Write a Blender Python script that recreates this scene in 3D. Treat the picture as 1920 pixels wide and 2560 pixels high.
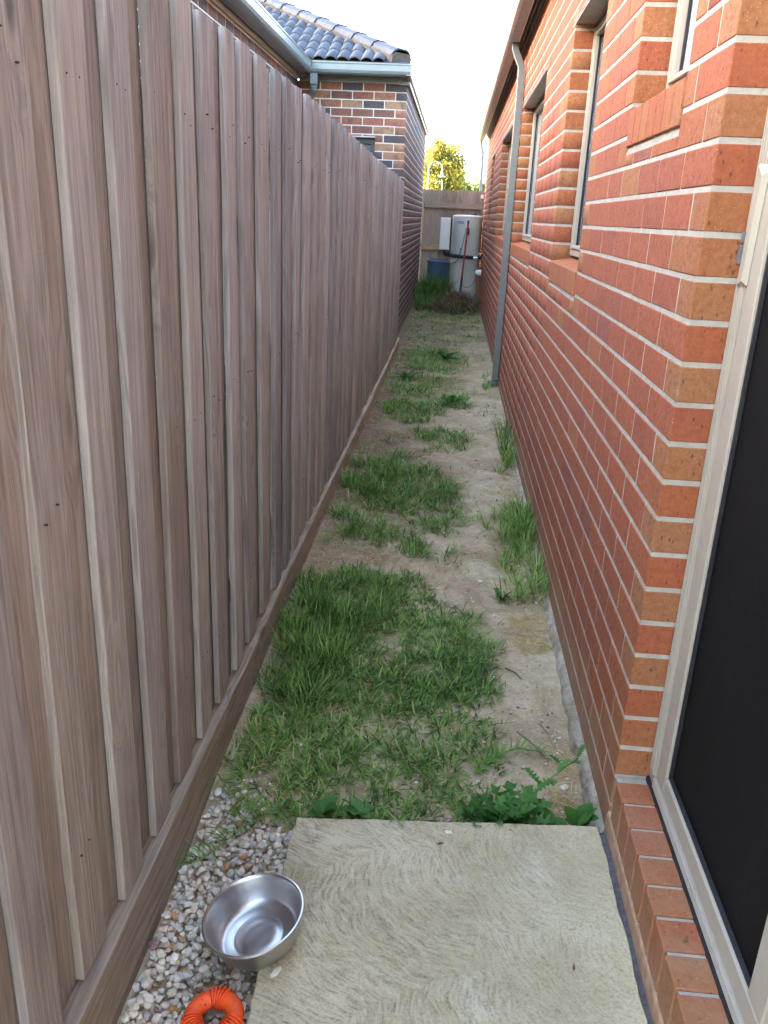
import bpy, math, random
import numpy as np
from mathutils import Vector, Matrix

# ---------------------------------------------------------------- scene, camera, light
for o in list(bpy.data.objects):
    bpy.data.objects.remove(o, do_unlink=True)
scene = bpy.context.scene
COL = scene.collection
random.seed(7)
RNG = np.random.default_rng(7)

F_PX, PITCH, YAW, ROLL = 2082.15, 0.341681, 0.0661273, 0.0457152   # photo is 1920 x 2560
CAM = Vector((0, 0, 1.5))
fwd = Vector((-math.sin(YAW) * math.cos(PITCH), math.cos(YAW) * math.cos(PITCH), -math.sin(PITCH)))
right0 = Vector((math.cos(YAW), math.sin(YAW), 0))
up0 = right0.cross(fwd)
RIGHT = math.cos(ROLL) * right0 + math.sin(ROLL) * up0
UP = -math.sin(ROLL) * right0 + math.cos(ROLL) * up0
cd = bpy.data.cameras.new('camera')
cam = bpy.data.objects.new('camera', cd)
COL.objects.link(cam)
cd.sensor_fit = 'VERTICAL'
cd.sensor_height = 36.0
cd.sensor_width = 27.0
cd.lens = F_PX / 2560 * 36.0
cd.clip_start = 0.05
cd.clip_end = 2000
M = Matrix((RIGHT, UP, -fwd)).transposed().to_4x4()
M.translation = CAM
cam.matrix_world = M
scene.camera = cam

SUN_EL, SUN_AZ = math.radians(17), math.radians(264)      # azimuth clockwise from +Y
world = bpy.data.worlds.new('World')
scene.world = world
world.use_nodes = True
wn = world.node_tree
bg = wn.nodes['Background']
sky = wn.nodes.new('ShaderNodeTexSky')
sky.sky_type = 'NISHITA'
sky.sun_disc = False
sky.sun_elevation = SUN_EL
sky.sun_rotation = SUN_AZ
sky.air_density = 0.9
sky.dust_density = 2.6
sky.ozone_density = 0.7
wn.links.new(sky.outputs[0], bg.inputs[0])
bg.inputs[1].default_value = 0.15
sd = bpy.data.lights.new('sun', 'SUN')
sd.energy = 3.0
sd.angle = math.radians(0.5)
sd.color = (1.0, 0.86, 0.66)
sun = bpy.data.objects.new('sun', sd)
COL.objects.link(sun)
sv = Vector((math.sin(SUN_AZ) * math.cos(SUN_EL), math.cos(SUN_AZ) * math.cos(SUN_EL), math.sin(SUN_EL)))
sun.rotation_euler = sv.to_track_quat('Z', 'Y').to_euler()
sun.location = (-20, -10, 12)

scene.view_settings.view_transform = 'Standard'
scene.view_settings.look = 'None'
scene.view_settings.exposure = 4.5
scene.view_settings.gamma = 1.0
scene.view_settings.use_curve_mapping = False


def project(p):
    d = Vector(p) - CAM
    z = d.dot(fwd)
    if z < 0.05:
        return None
    return 960 + F_PX * d.dot(RIGHT) / z, 1280 - F_PX * d.dot(UP) / z, z


# ---------------------------------------------------------------- object helpers
def link(name, me, parent=None, mat=None):
    o = bpy.data.objects.new(name, me)
    COL.objects.link(o)
    if parent is not None:
        o.parent = parent
    if mat is not None and me is not None and len(me.materials) == 0:
        me.materials.append(mat)
    return o


def thing(name, label, cat, loc=(0, 0, 0), group=None):
    o = bpy.data.objects.new(name, None)
    o.empty_display_size = 0.1
    COL.objects.link(o)
    o.location = loc
    o['label'] = label
    o['category'] = cat
    if group:
        o['group'] = group
    return o


def tag(o, label=None, cat=None, kind=None, group=None):
    if label: o['label'] = label
    if cat: o['category'] = cat
    if kind: o['kind'] = kind
    if group: o['group'] = group
    return o


class MB:
    """collects shapes into one mesh"""
    def __init__(self):
        self.v = []; self.f = []

    def add(self, vs, fs):
        b = len(self.v)
        self.v.extend([tuple(v) for v in vs])
        self.f.extend([tuple(i + b for i in f) for f in fs])

    def box(self, x0, x1, y0, y1, z0, z1, b=0.002):
        vs, fs = chamfer(abs(x1 - x0), abs(y1 - y0), abs(z1 - z0), b)
        c = ((x0 + x1) / 2, (y0 + y1) / 2, (z0 + z1) / 2)
        self.add([(v[0] + c[0], v[1] + c[1], v[2] + c[2]) for v in vs], fs)

    def tube(self, pts, r, seg=10, cap=True):
        pts = [Vector(p) for p in pts]
        n = len(pts)
        rs = r if isinstance(r, (list, tuple)) else [r] * n
        ref = None
        rings = []
        for i, p in enumerate(pts):
            t = (pts[min(i + 1, n - 1)] - pts[max(i - 1, 0)]).normalized()
            if ref is None:
                ref = t.orthogonal().normalized()
            a = (ref - t * ref.dot(t)).normalized()
            ref = a
            b = t.cross(a)
            rings.append([p + (a * math.cos(2 * math.pi * k / seg) + b * math.sin(2 * math.pi * k / seg)) * rs[i] for k in range(seg)])
        vs = [v for rg in rings for v in rg]
        fs = []
        for i in range(n - 1):
            for k in range(seg):
                k2 = (k + 1) % seg
                fs.append((i * seg + k, i * seg + k2, (i + 1) * seg + k2, (i + 1) * seg + k))
        if cap:
            fs.append(tuple(reversed(range(seg))))
            fs.append(tuple(range((n - 1) * seg, n * seg)))
        self.add(vs, fs)

    def lathe(self, prof, c=(0, 0, 0), seg=40, closed=False):
        vs = []; fs = []
        n = len(prof)
        for k in range(seg):
            a = 2 * math.pi * k / seg
            for r, z in prof:
                vs.append((c[0] + r * math.cos(a), c[1] + r * math.sin(a), c[2] + z))
        for k in range(seg):
            k2 = (k + 1) % seg
            for i in range(n - 1 + (1 if closed else 0)):
                j = (i + 1) % n
                fs.append((k * n + i, k2 * n + i, k2 * n + j, k * n + j))
        self.add(vs, fs)

    def extrude(self, prof, f, a, b):
        """closed 2-D profile, f(u, v, t) -> point, extruded from t=a to t=b"""
        n = len(prof)
        vs = [f(u, v, a) for u, v in prof] + [f(u, v, b) for u, v in prof]
        fs = [(i, (i + 1) % n, n + (i + 1) % n, n + i) for i in range(n)]
        fs += [tuple(reversed(range(n))), tuple(range(n, 2 * n))]
        self.add(vs, fs)

    def mesh(self, name, smooth=False, angle=None):
        me = bpy.data.meshes.new(name)
        me.from_pydata(self.v, [], self.f)
        fix_normals(me)
        if smooth:
            me.polygons.foreach_set('use_smooth', [True] * len(me.polygons))
            if angle:
                me.set_sharp_from_angle(angle=math.radians(angle))
        me.update()
        return me

    def build(self, name, mat, parent=None, smooth=False, angle=None):
        return link(name, self.mesh(name, smooth, angle), parent, mat)


def fix_normals(me):
    import bmesh
    bm = bmesh.new(); bm.from_mesh(me)
    bmesh.ops.recalc_face_normals(bm, faces=bm.faces)
    bm.to_mesh(me); bm.free()


_ch = {}
def chamfer(sx, sy, sz, b):
    key = (round(sx, 4), round(sy, 4), round(sz, 4), round(b, 5))
    if key in _ch:
        return _ch[key]
    b = min(b, sx / 3, sy / 3, sz / 3)
    h = (sx / 2, sy / 2, sz / 2)
    vs = []; idx = {}
    for s in [(i, j, k) for i in (-1, 1) for j in (-1, 1) for k in (-1, 1)]:
        for a in range(3):
            p = [s[q] * (h[q] if q == a else h[q] - b) for q in range(3)]
            idx[(s, a)] = len(vs); vs.append(tuple(p))
    fs = []
    def put(l):
        c = np.mean([vs[i] for i in l], axis=0)
        n = np.cross(np.subtract(vs[l[1]], vs[l[0]]), np.subtract(vs[l[2]], vs[l[0]]))
        fs.append(tuple(l) if np.dot(n, c) > 0 else tuple(reversed(l)))
    for a in range(3):
        o = [q for q in range(3) if q != a]
        for s in (-1, 1):
            l = []
            for u, v in ((-1, -1), (1, -1), (1, 1), (-1, 1)):
                c = [0, 0, 0]; c[a] = s; c[o[0]] = u; c[o[1]] = v
                l.append(idx[(tuple(c), a)])
            put(l)
    for a in range(3):
        for c_ in range(a + 1, 3):
            t = 3 - a - c_
            for s in (-1, 1):
                for u in (-1, 1):
                    l = []
                    for w in (-1, 1):
                        c = [0, 0, 0]; c[a] = s; c[c_] = u; c[t] = w
                        pr = [idx[(tuple(c), a)], idx[(tuple(c), c_)]]
                        l += pr if w < 0 else pr[::-1]
                    put(l)
    for s in [(i, j, k) for i in (-1, 1) for j in (-1, 1) for k in (-1, 1)]:
        put([idx[(s, a)] for a in range(3)])
    _ch[key] = (vs, fs)
    return vs, fs


def np_mesh(name, verts, quads=None, tris=None, attrs=None, smooth=False):
    """fast mesh from numpy arrays; attrs: dict of per-vertex floats"""
    me = bpy.data.meshes.new(name)
    loops = []; starts = []; n = 0
    for arr, k in ((quads, 4), (tris, 3)):
        if arr is not None and len(arr):
            arr = np.asarray(arr, dtype=np.int32).reshape(-1, k)
            loops.append(arr.ravel())
            starts.append(np.arange(len(arr)) * k + n)
            n += arr.size
    L = np.concatenate(loops).astype(np.int32); S = np.concatenate(starts).astype(np.int32)
    me.vertices.add(len(verts)); me.vertices.foreach_set('co', np.asarray(verts, dtype=np.float32).ravel())
    me.loops.add(len(L)); me.loops.foreach_set('vertex_index', L)
    me.polygons.add(len(S)); me.polygons.foreach_set('loop_start', S)
    if smooth:
        me.polygons.foreach_set('use_smooth', np.ones(len(S), dtype=bool))
    for k, a in (attrs or {}).items():
        at = me.attributes.new(k, 'FLOAT', 'POINT')
        at.data.foreach_set('value', np.asarray(a, dtype=np.float32))
    me.update(calc_edges=True)
    me.validate()
    return me


# value noise for placing and shaping things
_tab = RNG.random((64, 64))
def vnoise(x, y, s=1.0, off=0.0):
    x = np.asarray(x, dtype=float) * s + off; y = np.asarray(y, dtype=float) * s + off * 1.7
    xi = np.floor(x).astype(int); yi = np.floor(y).astype(int)
    fx = x - xi; fy = y - yi
    fx = fx * fx * (3 - 2 * fx); fy = fy * fy * (3 - 2 * fy)
    g = lambda i, j: _tab[i % 64, j % 64]
    return (g(xi, yi) * (1 - fx) + g(xi + 1, yi) * fx) * (1 - fy) + (g(xi, yi + 1) * (1 - fx) + g(xi + 1, yi + 1) * fx) * fy


# ---------------------------------------------------------------- material helpers
class NT:
    def __init__(self, name, rough=0.8, spec=0.3):
        self.m = bpy.data.materials.new(name)
        self.m.use_nodes = True
        self.t = self.m.node_tree
        self.b = self.t.nodes['Principled BSDF']
        self.b.inputs['Roughness'].default_value = rough
        self.b.inputs['Specular IOR Level'].default_value = spec

    def set(self, sock, val):
        if isinstance(val, bpy.types.NodeSocket):
            self.t.links.new(val, sock)
        elif hasattr(sock.default_value, '__len__') and not hasattr(val, '__len__'):
            sock.default_value = [val] * len(sock.default_value)
        elif hasattr(val, '__len__') and len(val) == 3 and len(sock.default_value) == 4:
            sock.default_value = (*val, 1)
        else:
            sock.default_value = val

    def n(self, typ, out=0, props=None, **ins):
        nd = self.t.nodes.new(typ)
        for k, v in (props or {}).items():
            setattr(nd, k, v)
        for k, v in ins.items():
            key = int(k[1:]) if k[0] == 'i' and k[1:].isdigit() else k.replace('_', ' ')
            self.set(nd.inputs[key], v)
        return nd.outputs[out]

    def pos(self):
        return self.n('ShaderNodeNewGeometry', 'Position')

    def math(self, op, a, b=0.0, clamp=False):
        return self.n('ShaderNodeMath', 0, {'operation': op, 'use_clamp': clamp}, i0=a, i1=b)

    def vmul(self, v, s):
        return self.n('ShaderNodeVectorMath', 0, {'operation': 'MULTIPLY'}, i0=v, i1=s)

    def vadd(self, v, s):
        return self.n('ShaderNodeVectorMath', 0, {'operation': 'ADD'}, i0=v, i1=s)

    def noise(self, v, scale, detail=3.0, rough=0.55, dist=0.0, out='Fac'):
        return self.n('ShaderNodeTexNoise', out, None, Vector=v, Scale=scale, Detail=detail, Roughness=rough, Distortion=dist)

    def ramp(self, fac, stops, interp='LINEAR'):
        nd = self.t.nodes.new('ShaderNodeValToRGB')
        cr = nd.color_ramp; cr.interpolation = interp
        while len(cr.elements) < len(stops):
            cr.elements.new(0.5)
        for e, (p, c) in zip(cr.elements, stops):
            e.position = p
            e.color = (c, c, c, 1) if not hasattr(c, '__len__') else (*c, 1)
        self.t.links.new(fac, nd.inputs[0])
        return nd.outputs[0]

    def mix(self, fac, a, b, blend='MIX'):
        nd = self.t.nodes.new('ShaderNodeMix')
        nd.data_type = 'RGBA'; nd.blend_type = blend
        self.set(nd.inputs[0], fac); self.set(nd.inputs[6], a); self.set(nd.inputs[7], b)
        return nd.outputs[2]

    def map(self, v, a, b, c, d, clamp=True):
        return self.n('ShaderNodeMapRange', 0, {'clamp': clamp}, i0=v, i1=a, i2=b, i3=c, i4=d)

    def bump(self, h, strength=0.5, dist=0.01):
        o = self.n('ShaderNodeBump', 0, None, Strength=strength, Distance=dist, Height=h)
        self.t.links.new(o, self.b.inputs['Normal'])

    def color(self, c):
        self.set(self.b.inputs['Base Color'], c)
        return self

    def attr(self, name, typ):
        return self.n('ShaderNodeAttribute', 'Fac', {'attribute_name': name, 'attribute_type': typ})

    def rand(self):
        return self.n('ShaderNodeObjectInfo', 'Random')


def plain(name, col, rough=0.5, spec=0.4, metal=0.0, var=0.12, scale=14.0):
    t = NT(name, rough, spec)
    p = t.pos()
    k = t.noise(p, scale, 4)
    t.color(t.mix(t.map(k, 0.3, 0.7, 0, 1), tuple(c * (1 - var) for c in col), tuple(min(1, c * (1 + var)) for c in col)))
    t.b.inputs['Metallic'].default_value = metal
    r = t.noise(p, scale * 3, 3)
    t.set(t.b.inputs['Roughness'], t.map(r, 0.3, 0.7, rough * 0.85, min(1, rough * 1.15)))
    return t.m


def brick_mat(name, typ, stops, speck, dark=0.35, mott=None):
    t = NT(name, 0.85, 0.2)
    p = t.pos()
    tone = t.attr('tone', typ)
    wob = t.noise(p, 16, 3)
    tn = t.math('ADD', tone, t.map(wob, 0.2, 0.8, -0.09, 0.09))
    c = t.ramp(tn, stops)
    if mott:
        c = t.mix(t.map(t.noise(p, 9, 2, 0.5, 0.6), 0.5, 0.72, 0, 0.75), c, mott)
    c = t.mix(t.map(t.noise(p, 62, 5, 0.78), 0.40, 0.66, 0, 0.7), c, t.mix(1.0, c, (0.6, 0.52, 0.5), 'MULTIPLY'))
    # iron spots and pale grit
    vor = t.n('ShaderNodeTexVoronoi', 'Distance', None, Vector=t.vmul(p, (1, 1, 0.45)), Scale=110.0)
    vc = t.n('ShaderNodeTexVoronoi', 'Color', None, Vector=t.vmul(p, (1, 1, 0.45)), Scale=110.0)
    pick = t.n('ShaderNodeSeparateColor', 0, None, Color=vc)
    spot = t.math('MULTIPLY', t.map(vor, 0.12, 0.3, 1, 0), t.map(pick, 0.72, 0.78, 0, 1))
    c = t.mix(t.math('MULTIPLY', spot, 0.75), c, (0.05, 0.03, 0.025))
    v2 = t.n('ShaderNodeTexVoronoi', 'Distance', None, Vector=p, Scale=330.0)
    v2c = t.n('ShaderNodeTexVoronoi', 'Color', None, Vector=p, Scale=330.0)
    pk2 = t.n('ShaderNodeSeparateColor', 1, None, Color=v2c)
    grit = t.math('MULTIPLY', t.map(v2, 0.15, 0.4, 1, 0), t.map(pk2, 0.93, 0.95, 0, 1))
    c = t.mix(t.math('MULTIPLY', grit, speck), c, (0.75, 0.6, 0.45))
    zz_ = t.math('ADD', t.n('ShaderNodeSeparateXYZ', 2, None, Vector=p), t.map(t.noise(p, 7, 4, 0.6), 0.3, 0.7, -0.07, 0.07))
    c = t.mix(t.map(zz_, 0.04, 0.27, 0.72, 0), c, (0.28, 0.185, 0.105))
    t.color(c)
    h = t.math('SUBTRACT', t.noise(p, 130, 4, 0.7), t.math('MULTIPLY', spot, 0.8))
    t.bump(h, 0.45, 0.004)
    return t.m


RED = [(0.0, (0.25, 0.082, 0.054)), (0.25, (0.305, 0.089, 0.044)), (0.5, (0.335, 0.097, 0.040)), (0.75, (0.325, 0.120, 0.046)), (1.0, (0.31, 0.142, 0.064))]
DRK = [(0.0, (0.085, 0.078, 0.082)), (0.3, (0.13, 0.10, 0.090)), (0.5, (0.22, 0.105, 0.072)), (0.75, (0.32, 0.125, 0.08)), (1.0, (0.38, 0.23, 0.13))]
M_BRICK_O = brick_mat('red_brick', 'OBJECT', RED, 0.5)
M_BRICK_G = brick_mat('red_brick_joined', 'GEOMETRY', RED, 0.5)
M_DARK_O = brick_mat('dark_brick', 'OBJECT', DRK, 0.2, mott=(0.13, 0.085, 0.07))
M_DARK_G = brick_mat('dark_brick_joined', 'GEOMETRY', DRK, 0.2, mott=(0.13, 0.085, 0.07))

t = NT('mortar', 0.95, 0.1); p = t.pos()
t.color(t.mix(t.map(t.noise(p, 30, 5, 0.65), 0.3, 0.7, 0, 1), (0.34, 0.30, 0.235), (0.47, 0.42, 0.345)))
t.bump(t.noise(p, 160, 4, 0.7), 0.6, 0.004); M_MORTAR = t.m
t = NT('pale_mortar', 0.95, 0.1); p = t.pos()
t.color(t.mix(t.map(t.noise(p, 30, 5, 0.65), 0.3, 0.7, 0, 1), (0.56, 0.51, 0.42), (0.72, 0.67, 0.57)))
M_MORTAR2 = t.m


def timber(name, axis, grey, brown, dark, lo=None, per_object=True):
    """weathered pine: cathedral grain, knots, saw marks; axis = direction of the grain"""
    t = NT(name, 0.88, 0.15)
    p = t.pos()
    r = t.rand() if per_object else 0.3
    if per_object:
        off = t.n('ShaderNodeCombineXYZ', 0, None, X=t.math('MULTIPLY', r, 31.0), Y=t.math('MULTIPLY', r, 57.0), Z=t.math('MULTIPLY', r, 83.0))
        q = t.vadd(p, off)
    else:
        q = p
    sq = {'Z': (1, 1, 0.055), 'Y': (1, 0.055, 1), 'X': (0.055, 1, 1)}[axis]
    sk = {'Z': (1, 1, 0.3), 'Y': (1, 0.3, 1), 'X': (0.3, 1, 1)}[axis]
    knot_v = t.n('ShaderNodeTexVoronoi', 'Distance', None, Vector=t.vmul(q, sk), Scale=7.0)
    kc = t.n('ShaderNodeSeparateColor', 0, None, Color=t.n('ShaderNodeTexVoronoi', 'Color', None, Vector=t.vmul(q, sk), Scale=7.0))
    has = t.map(kc, 0.42, 0.47, 0, 1)
    pull = t.math('MULTIPLY', t.map(knot_v, 0.0, 0.35, 0.05, 0), has)
    qq = t.vadd(t.vmul(q, sq), t.n('ShaderNodeCombineXYZ', 0, None, X=pull, Y=pull, Z=pull))
    warp = t.noise(qq, 9, 3, 0.5)
    ring = t.math('SINE', t.math('MULTIPLY', warp, 75.0))
    fine = t.noise(t.vmul(q, tuple(0.35 * s if s < 1 else s for s in sq)), 240, 4, 0.7)
    broad = t.noise(q, 3.2, 4, 0.6)
    g = t.math('ADD', t.math('MULTIPLY', ring, 0.07), t.math('ADD', t.math('MULTIPLY', fine, 0.55), t.math('MULTIPLY', broad, 0.35)))
    g = t.map(g, 0.28, 0.66, 0, 1)
    c = t.mix(g, dark, grey)
    lines = t.math('MULTIPLY', t.map(ring, 0.72, 1.0, 0, 1), t.map(t.noise(t.vmul(q, sk), 4, 3), 0.4, 0.62, 0, 0.75))
    c = t.mix(lines, c, tuple(v * 0.8 for v in dark))
    tint = t.map(broad, 0.35, 0.7, 0.0, 0.75)
    if lo is not None:                      # browner and darker towards the ground
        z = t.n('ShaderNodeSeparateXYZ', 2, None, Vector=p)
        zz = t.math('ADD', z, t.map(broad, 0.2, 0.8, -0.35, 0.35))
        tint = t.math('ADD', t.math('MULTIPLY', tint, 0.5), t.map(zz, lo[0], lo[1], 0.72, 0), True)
    c = t.mix(tint, c, t.mix(1.0, c, brown, 'MULTIPLY'))
    if per_object:
        c = t.mix(1.0, c, t.ramp(r, [(0, (0.68, 0.69, 0.72)), (0.2, (1.04, 1.02, 1.02)), (0.4, (0.80, 0.76, 0.74)), (0.6, (0.97, 0.97, 1.0)), (0.8, (1.10, 1.06, 1.0)), (1, (0.84, 0.77, 0.72))]), 'MULTIPLY')
    kn = t.math('MULTIPLY', t.map(knot_v, 0.05, 0.12, 1, 0), has)
    c = t.mix(t.math('MULTIPLY', kn, 0.85), c, tuple(v * 0.45 for v in dark))
    st = t.map(t.noise(t.vmul(q, sk), 5.5, 5, 0.6, 0.4), 0.57, 0.70, 0, 0.6)
    c = t.mix(st, c, tuple(v * 0.55 for v in dark))
    t.color(c)
    sawv = {'Z': (0.12, 0.12, 1), 'Y': (0.12, 1, 0.12), 'X': (1, 0.12, 0.12)}[axis]
    saw = t.noise(t.vmul(q, sawv), 190, 2, 0.5)
    h = t.math('ADD', t.math('MULTIPLY', fine, 0.9), t.math('ADD', t.math('MULTIPLY', ring, 0.12), t.math('MULTIPLY', saw, 0.35)))
    t.bump(h, 0.55, 0.004)
    return t.m


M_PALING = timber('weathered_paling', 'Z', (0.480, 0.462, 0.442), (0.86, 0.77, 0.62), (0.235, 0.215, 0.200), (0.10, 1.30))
M_PLINTH = timber('plinth_timber', 'Y', (0.54, 0.46, 0.35), (0.92, 0.82, 0.66), (0.24, 0.18, 0.12))
M_OLDPALE = timber('old_grey_paling', 'Z', (0.43, 0.385, 0.32), (0.9, 0.8, 0.66), (0.20, 0.17, 0.14))
M_OLDRAIL = timber('old_rail', 'X', (0.46, 0.40, 0.31), (0.9, 0.8, 0.66), (0.26, 0.21, 0.15))

t = NT('soil', 0.97, 0.08); p = t.pos()
a = t.noise(p, 3.4, 6, 0.68, 0.4); b_ = t.noise(p, 26, 5, 0.7)
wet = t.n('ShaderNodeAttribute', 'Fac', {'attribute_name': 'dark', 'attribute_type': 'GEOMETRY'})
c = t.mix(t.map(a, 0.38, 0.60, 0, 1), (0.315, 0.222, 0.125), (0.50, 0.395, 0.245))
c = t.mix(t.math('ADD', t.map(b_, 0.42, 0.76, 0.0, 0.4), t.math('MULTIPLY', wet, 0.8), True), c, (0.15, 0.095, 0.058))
c = t.mix(t.map(t.noise(p, 85, 3, 0.6), 0.58, 0.70, 0, 0.6), c, (0.58, 0.49, 0.36))
c = t.mix(t.map(t.noise(t.vadd(p, (5, 2, 1)), 110, 3, 0.6), 0.60, 0.70, 0, 0.7), c, (0.13, 0.085, 0.05))
t.color(c)
t.bump(t.math('ADD', t.noise(p, 38, 6, 0.7), t.math('MULTIPLY', t.noise(p, 210, 3, 0.7), 0.4)), 0.6, 0.009); M_SOIL = t.m

t = NT('far_ground', 0.95, 0.1); p = t.pos()
t.color(t.mix(t.map(t.noise(p, 0.4, 5), 0.35, 0.65, 0, 1), (0.10, 0.13, 0.045), (0.22, 0.17, 0.10))); M_FAR = t.m

# swirl-finished concrete: arcs struck round many centres
t = NT('swirl_concrete', 0.93, 0.15); p = t.pos()
pw = t.vadd(p, t.vmul(t.noise(p, 5, 2, out='Color'), (0.09, 0.09, 0)))
vp = t.n('ShaderNodeTexVoronoi', 'Position', {'voronoi_dimensions': '2D'}, Vector=pw, Scale=3.6)
vp = t.vadd(vp, (0.17, 0.15, 0))
d = t.n('ShaderNodeVectorMath', 1, {'operation': 'LENGTH'}, i0=t.n('ShaderNodeVectorMath', 0, {'operation': 'SUBTRACT'}, i0=t.vmul(pw, (1, 1, 0)), i1=t.vmul(vp, (1, 1, 0))))
dv = t.n('ShaderNodeVectorMath', 0, {'operation': 'SUBTRACT'}, i0=t.vmul(pw, (1, 1, 0)), i1=t.vmul(vp, (1, 1, 0)))
ang = t.math('ARCTAN2', t.n('ShaderNodeSeparateXYZ', 1, None, Vector=dv), t.n('ShaderNodeSeparateXYZ', 0, None, Vector=dv))
pv = t.n('ShaderNodeCombineXYZ', 0, None, X=t.math('MULTIPLY', d, 150.0), Y=t.math('MULTIPLY', t.math('MULTIPLY', ang, d), 30.0), Z=t.math('MULTIPLY', t.n('ShaderNodeSeparateXYZ', 0, None, Vector=vp), 37.0))
arc = t.math('SUBTRACT', t.noise(pv, 1.0, 3, 0.6), 0.5)
arc = t.math('MULTIPLY', arc, t.map(t.noise(p, 9, 3, 0.6), 0.3, 0.6, 2.0, 4.2))
arc = t.math('MULTIPLY', arc, t.map(t.n('ShaderNodeSeparateXYZ', 0, None, Vector=p), -0.1, 0.42, 1.0, 0.4))
grain = t.noise(p, 170, 4, 0.75)
blot = t.noise(p, 3.0, 5, 0.62)
c = t.mix(t.map(blot, 0.36, 0.66, 0, 1), (0.40, 0.330, 0.195), (0.54, 0.458, 0.295))
c = t.mix(t.map(t.noise(t.vadd(p, (3, 1, 0)), 6.5, 4, 0.6), 0.58, 0.75, 0, 0.5), c, (0.62, 0.56, 0.43))
hh = t.math('ADD', t.math('MULTIPLY', arc, 0.33), t.math('MULTIPLY', grain, 0.9))
c = t.mix(t.map(hh, 0.12, 0.50, 0.85, 0), c, (0.17, 0.135, 0.080))
c = t.mix(t.map(t.noise(t.vadd(p, (1, 7, 0)), 2.2, 4, 0.6), 0.5, 0.7, 0, 0.35), c, t.mix(1.0, c, (0.78, 0.70, 0.52), 'MULTIPLY'))
c = t.mix(t.map(hh, 0.55, 0.85, 0, 0.45), c, (0.66, 0.60, 0.47))
t.color(c); t.bump(hh, 0.5, 0.005); M_CONC = t.m

t = NT('rough_footing', 0.95, 0.1); p = t.pos()
c = t.mix(t.map(t.noise(p, 18, 5, 0.7), 0.35, 0.7, 0, 1), (0.26, 0.205, 0.135), (0.52, 0.44, 0.32))
t.color(c); t.bump(t.noise(p, 60, 5, 0.75), 1.0, 0.012); M_FOOT = t.m

t = NT('pebble', 0.75, 0.3); p = t.pos()
tone = t.attr('tone', 'OBJECT')
PEB = [(0.0, (0.56, 0.49, 0.38)), (0.2, (0.62, 0.52, 0.37)), (0.4, (0.68, 0.59, 0.44)), (0.6, (0.50, 0.45, 0.37)), (0.76, (0.74, 0.66, 0.52)), (0.86, (0.48, 0.36, 0.21)), (0.94, (0.42, 0.22, 0.08)), (0.985, (0.23, 0.13, 0.10)), (1.0, (0.06, 0.06, 0.065))]
def pebble(name, typ):
    t = NT(name, 0.72, 0.3); p = t.pos()
    c = t.ramp(t.attr('tone', typ), PEB, 'CONSTANT')
    c = t.mix(t.map(t.noise(p, 60, 4, 0.65, 0.8), 0.42, 0.7, 0, 0.7), c, t.mix(1.0, c, (0.62, 0.56, 0.50), 'MULTIPLY'))
    c = t.mix(t.map(t.noise(p, 35, 3, 0.6), 0.62, 0.75, 0, 0.5), c, (0.66, 0.62, 0.55))
    t.color(c); t.bump(t.noise(p, 150, 4, 0.7), 0.35, 0.003)
    return t.m
M_PEB_O = pebble('pebble', 'OBJECT'); M_PEB_G = pebble('pebble_joined', 'GEOMETRY')


def blade_mat(name, stops, trans=0.35, rough=0.6):
    t = NT(name, rough, 0.25)
    c = t.ramp(t.attr('tone', 'GEOMETRY'), stops)
    p = t.pos()
    c = t.mix(t.map(t.noise(p, 40, 3), 0.3, 0.7, 0.35, 0), c, t.mix(1.0, c, (0.55, 0.6, 0.55), 'MULTIPLY'))
    t.color(c)
    tr = t.n('ShaderNodeBsdfTranslucent', 0, None, Color=c)
    mx = t.n('ShaderNodeMixShader', 0, None, i0=trans, i1=t.b.outputs[0], i2=tr)
    t.t.links.new(mx, t.t.nodes['Material Output'].inputs['Surface'])
    return t.m
GRASS = [(0.0, (0.045, 0.085, 0.018)), (0.3, (0.130, 0.245, 0.042)), (0.6, (0.255, 0.410, 0.085)), (0.78, (0.42, 0.49, 0.16)), (0.88, (0.48, 0.33, 0.115)), (1.0, (0.74, 0.58, 0.27))]
M_GRASS = blade_mat('grass_blade', GRASS)
M_WEED = blade_mat('weed_leaf', [(0, (0.030, 0.095, 0.018)), (0.6, (0.075, 0.19, 0.034)), (1, (0.17, 0.30, 0.08))], 0.3)
M_TREE = blade_mat('tree_leaf', [(0, (0.06, 0.08, 0.03)), (0.5, (0.18, 0.165, 0.025)), (1, (0.32, 0.235, 0.028))], 0.35)
M_BUSH = blade_mat('bush_leaf', [(0, (0.06, 0.09, 0.02)), (1, (0.19, 0.22, 0.04))], 0.35)
M_ROOT = blade_mat('dry_root', [(0, (0.085, 0.05, 0.028)), (0.6, (0.20, 0.125, 0.065)), (1, (0.42, 0.33, 0.2))], 0.1, 0.9)
M_BARK = plain('bark', (0.12, 0.09, 0.065), 0.9, 0.1, var=0.35, scale=6)

M_CREAM = plain('cream_aluminium', (0.36, 0.31, 0.238), 0.42, 0.5, var=0.05)
M_CREAM2 = plain('beige_aluminium', (0.34, 0.285, 0.22), 0.40, 0.5, var=0.07)
M_GUTTER_R = plain('painted_gutter', (0.62, 0.62, 0.52), 0.38, 0.5, var=0.08)
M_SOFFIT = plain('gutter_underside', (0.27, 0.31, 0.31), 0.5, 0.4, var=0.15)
M_TRIMBROWN = plain('brown_trim', (0.17, 0.125, 0.10), 0.6, 0.3, var=0.15)
M_PIPE = plain('grey_downpipe', (0.155, 0.155, 0.135), 0.38, 0.5, var=0.06)
M_FARPIPE = plain('blue_grey_pipe', (0.22, 0.235, 0.24), 0.4, 0.5, var=0.08)
M_GUTTER_L = plain('grey_green_gutter', (0.16, 0.185, 0.175), 0.32, 0.5, var=0.07)
M_STEEL_LINTEL = plain('lintel_underside', (0.33, 0.29, 0.25), 0.6, 0.3, var=0.15)
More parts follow.
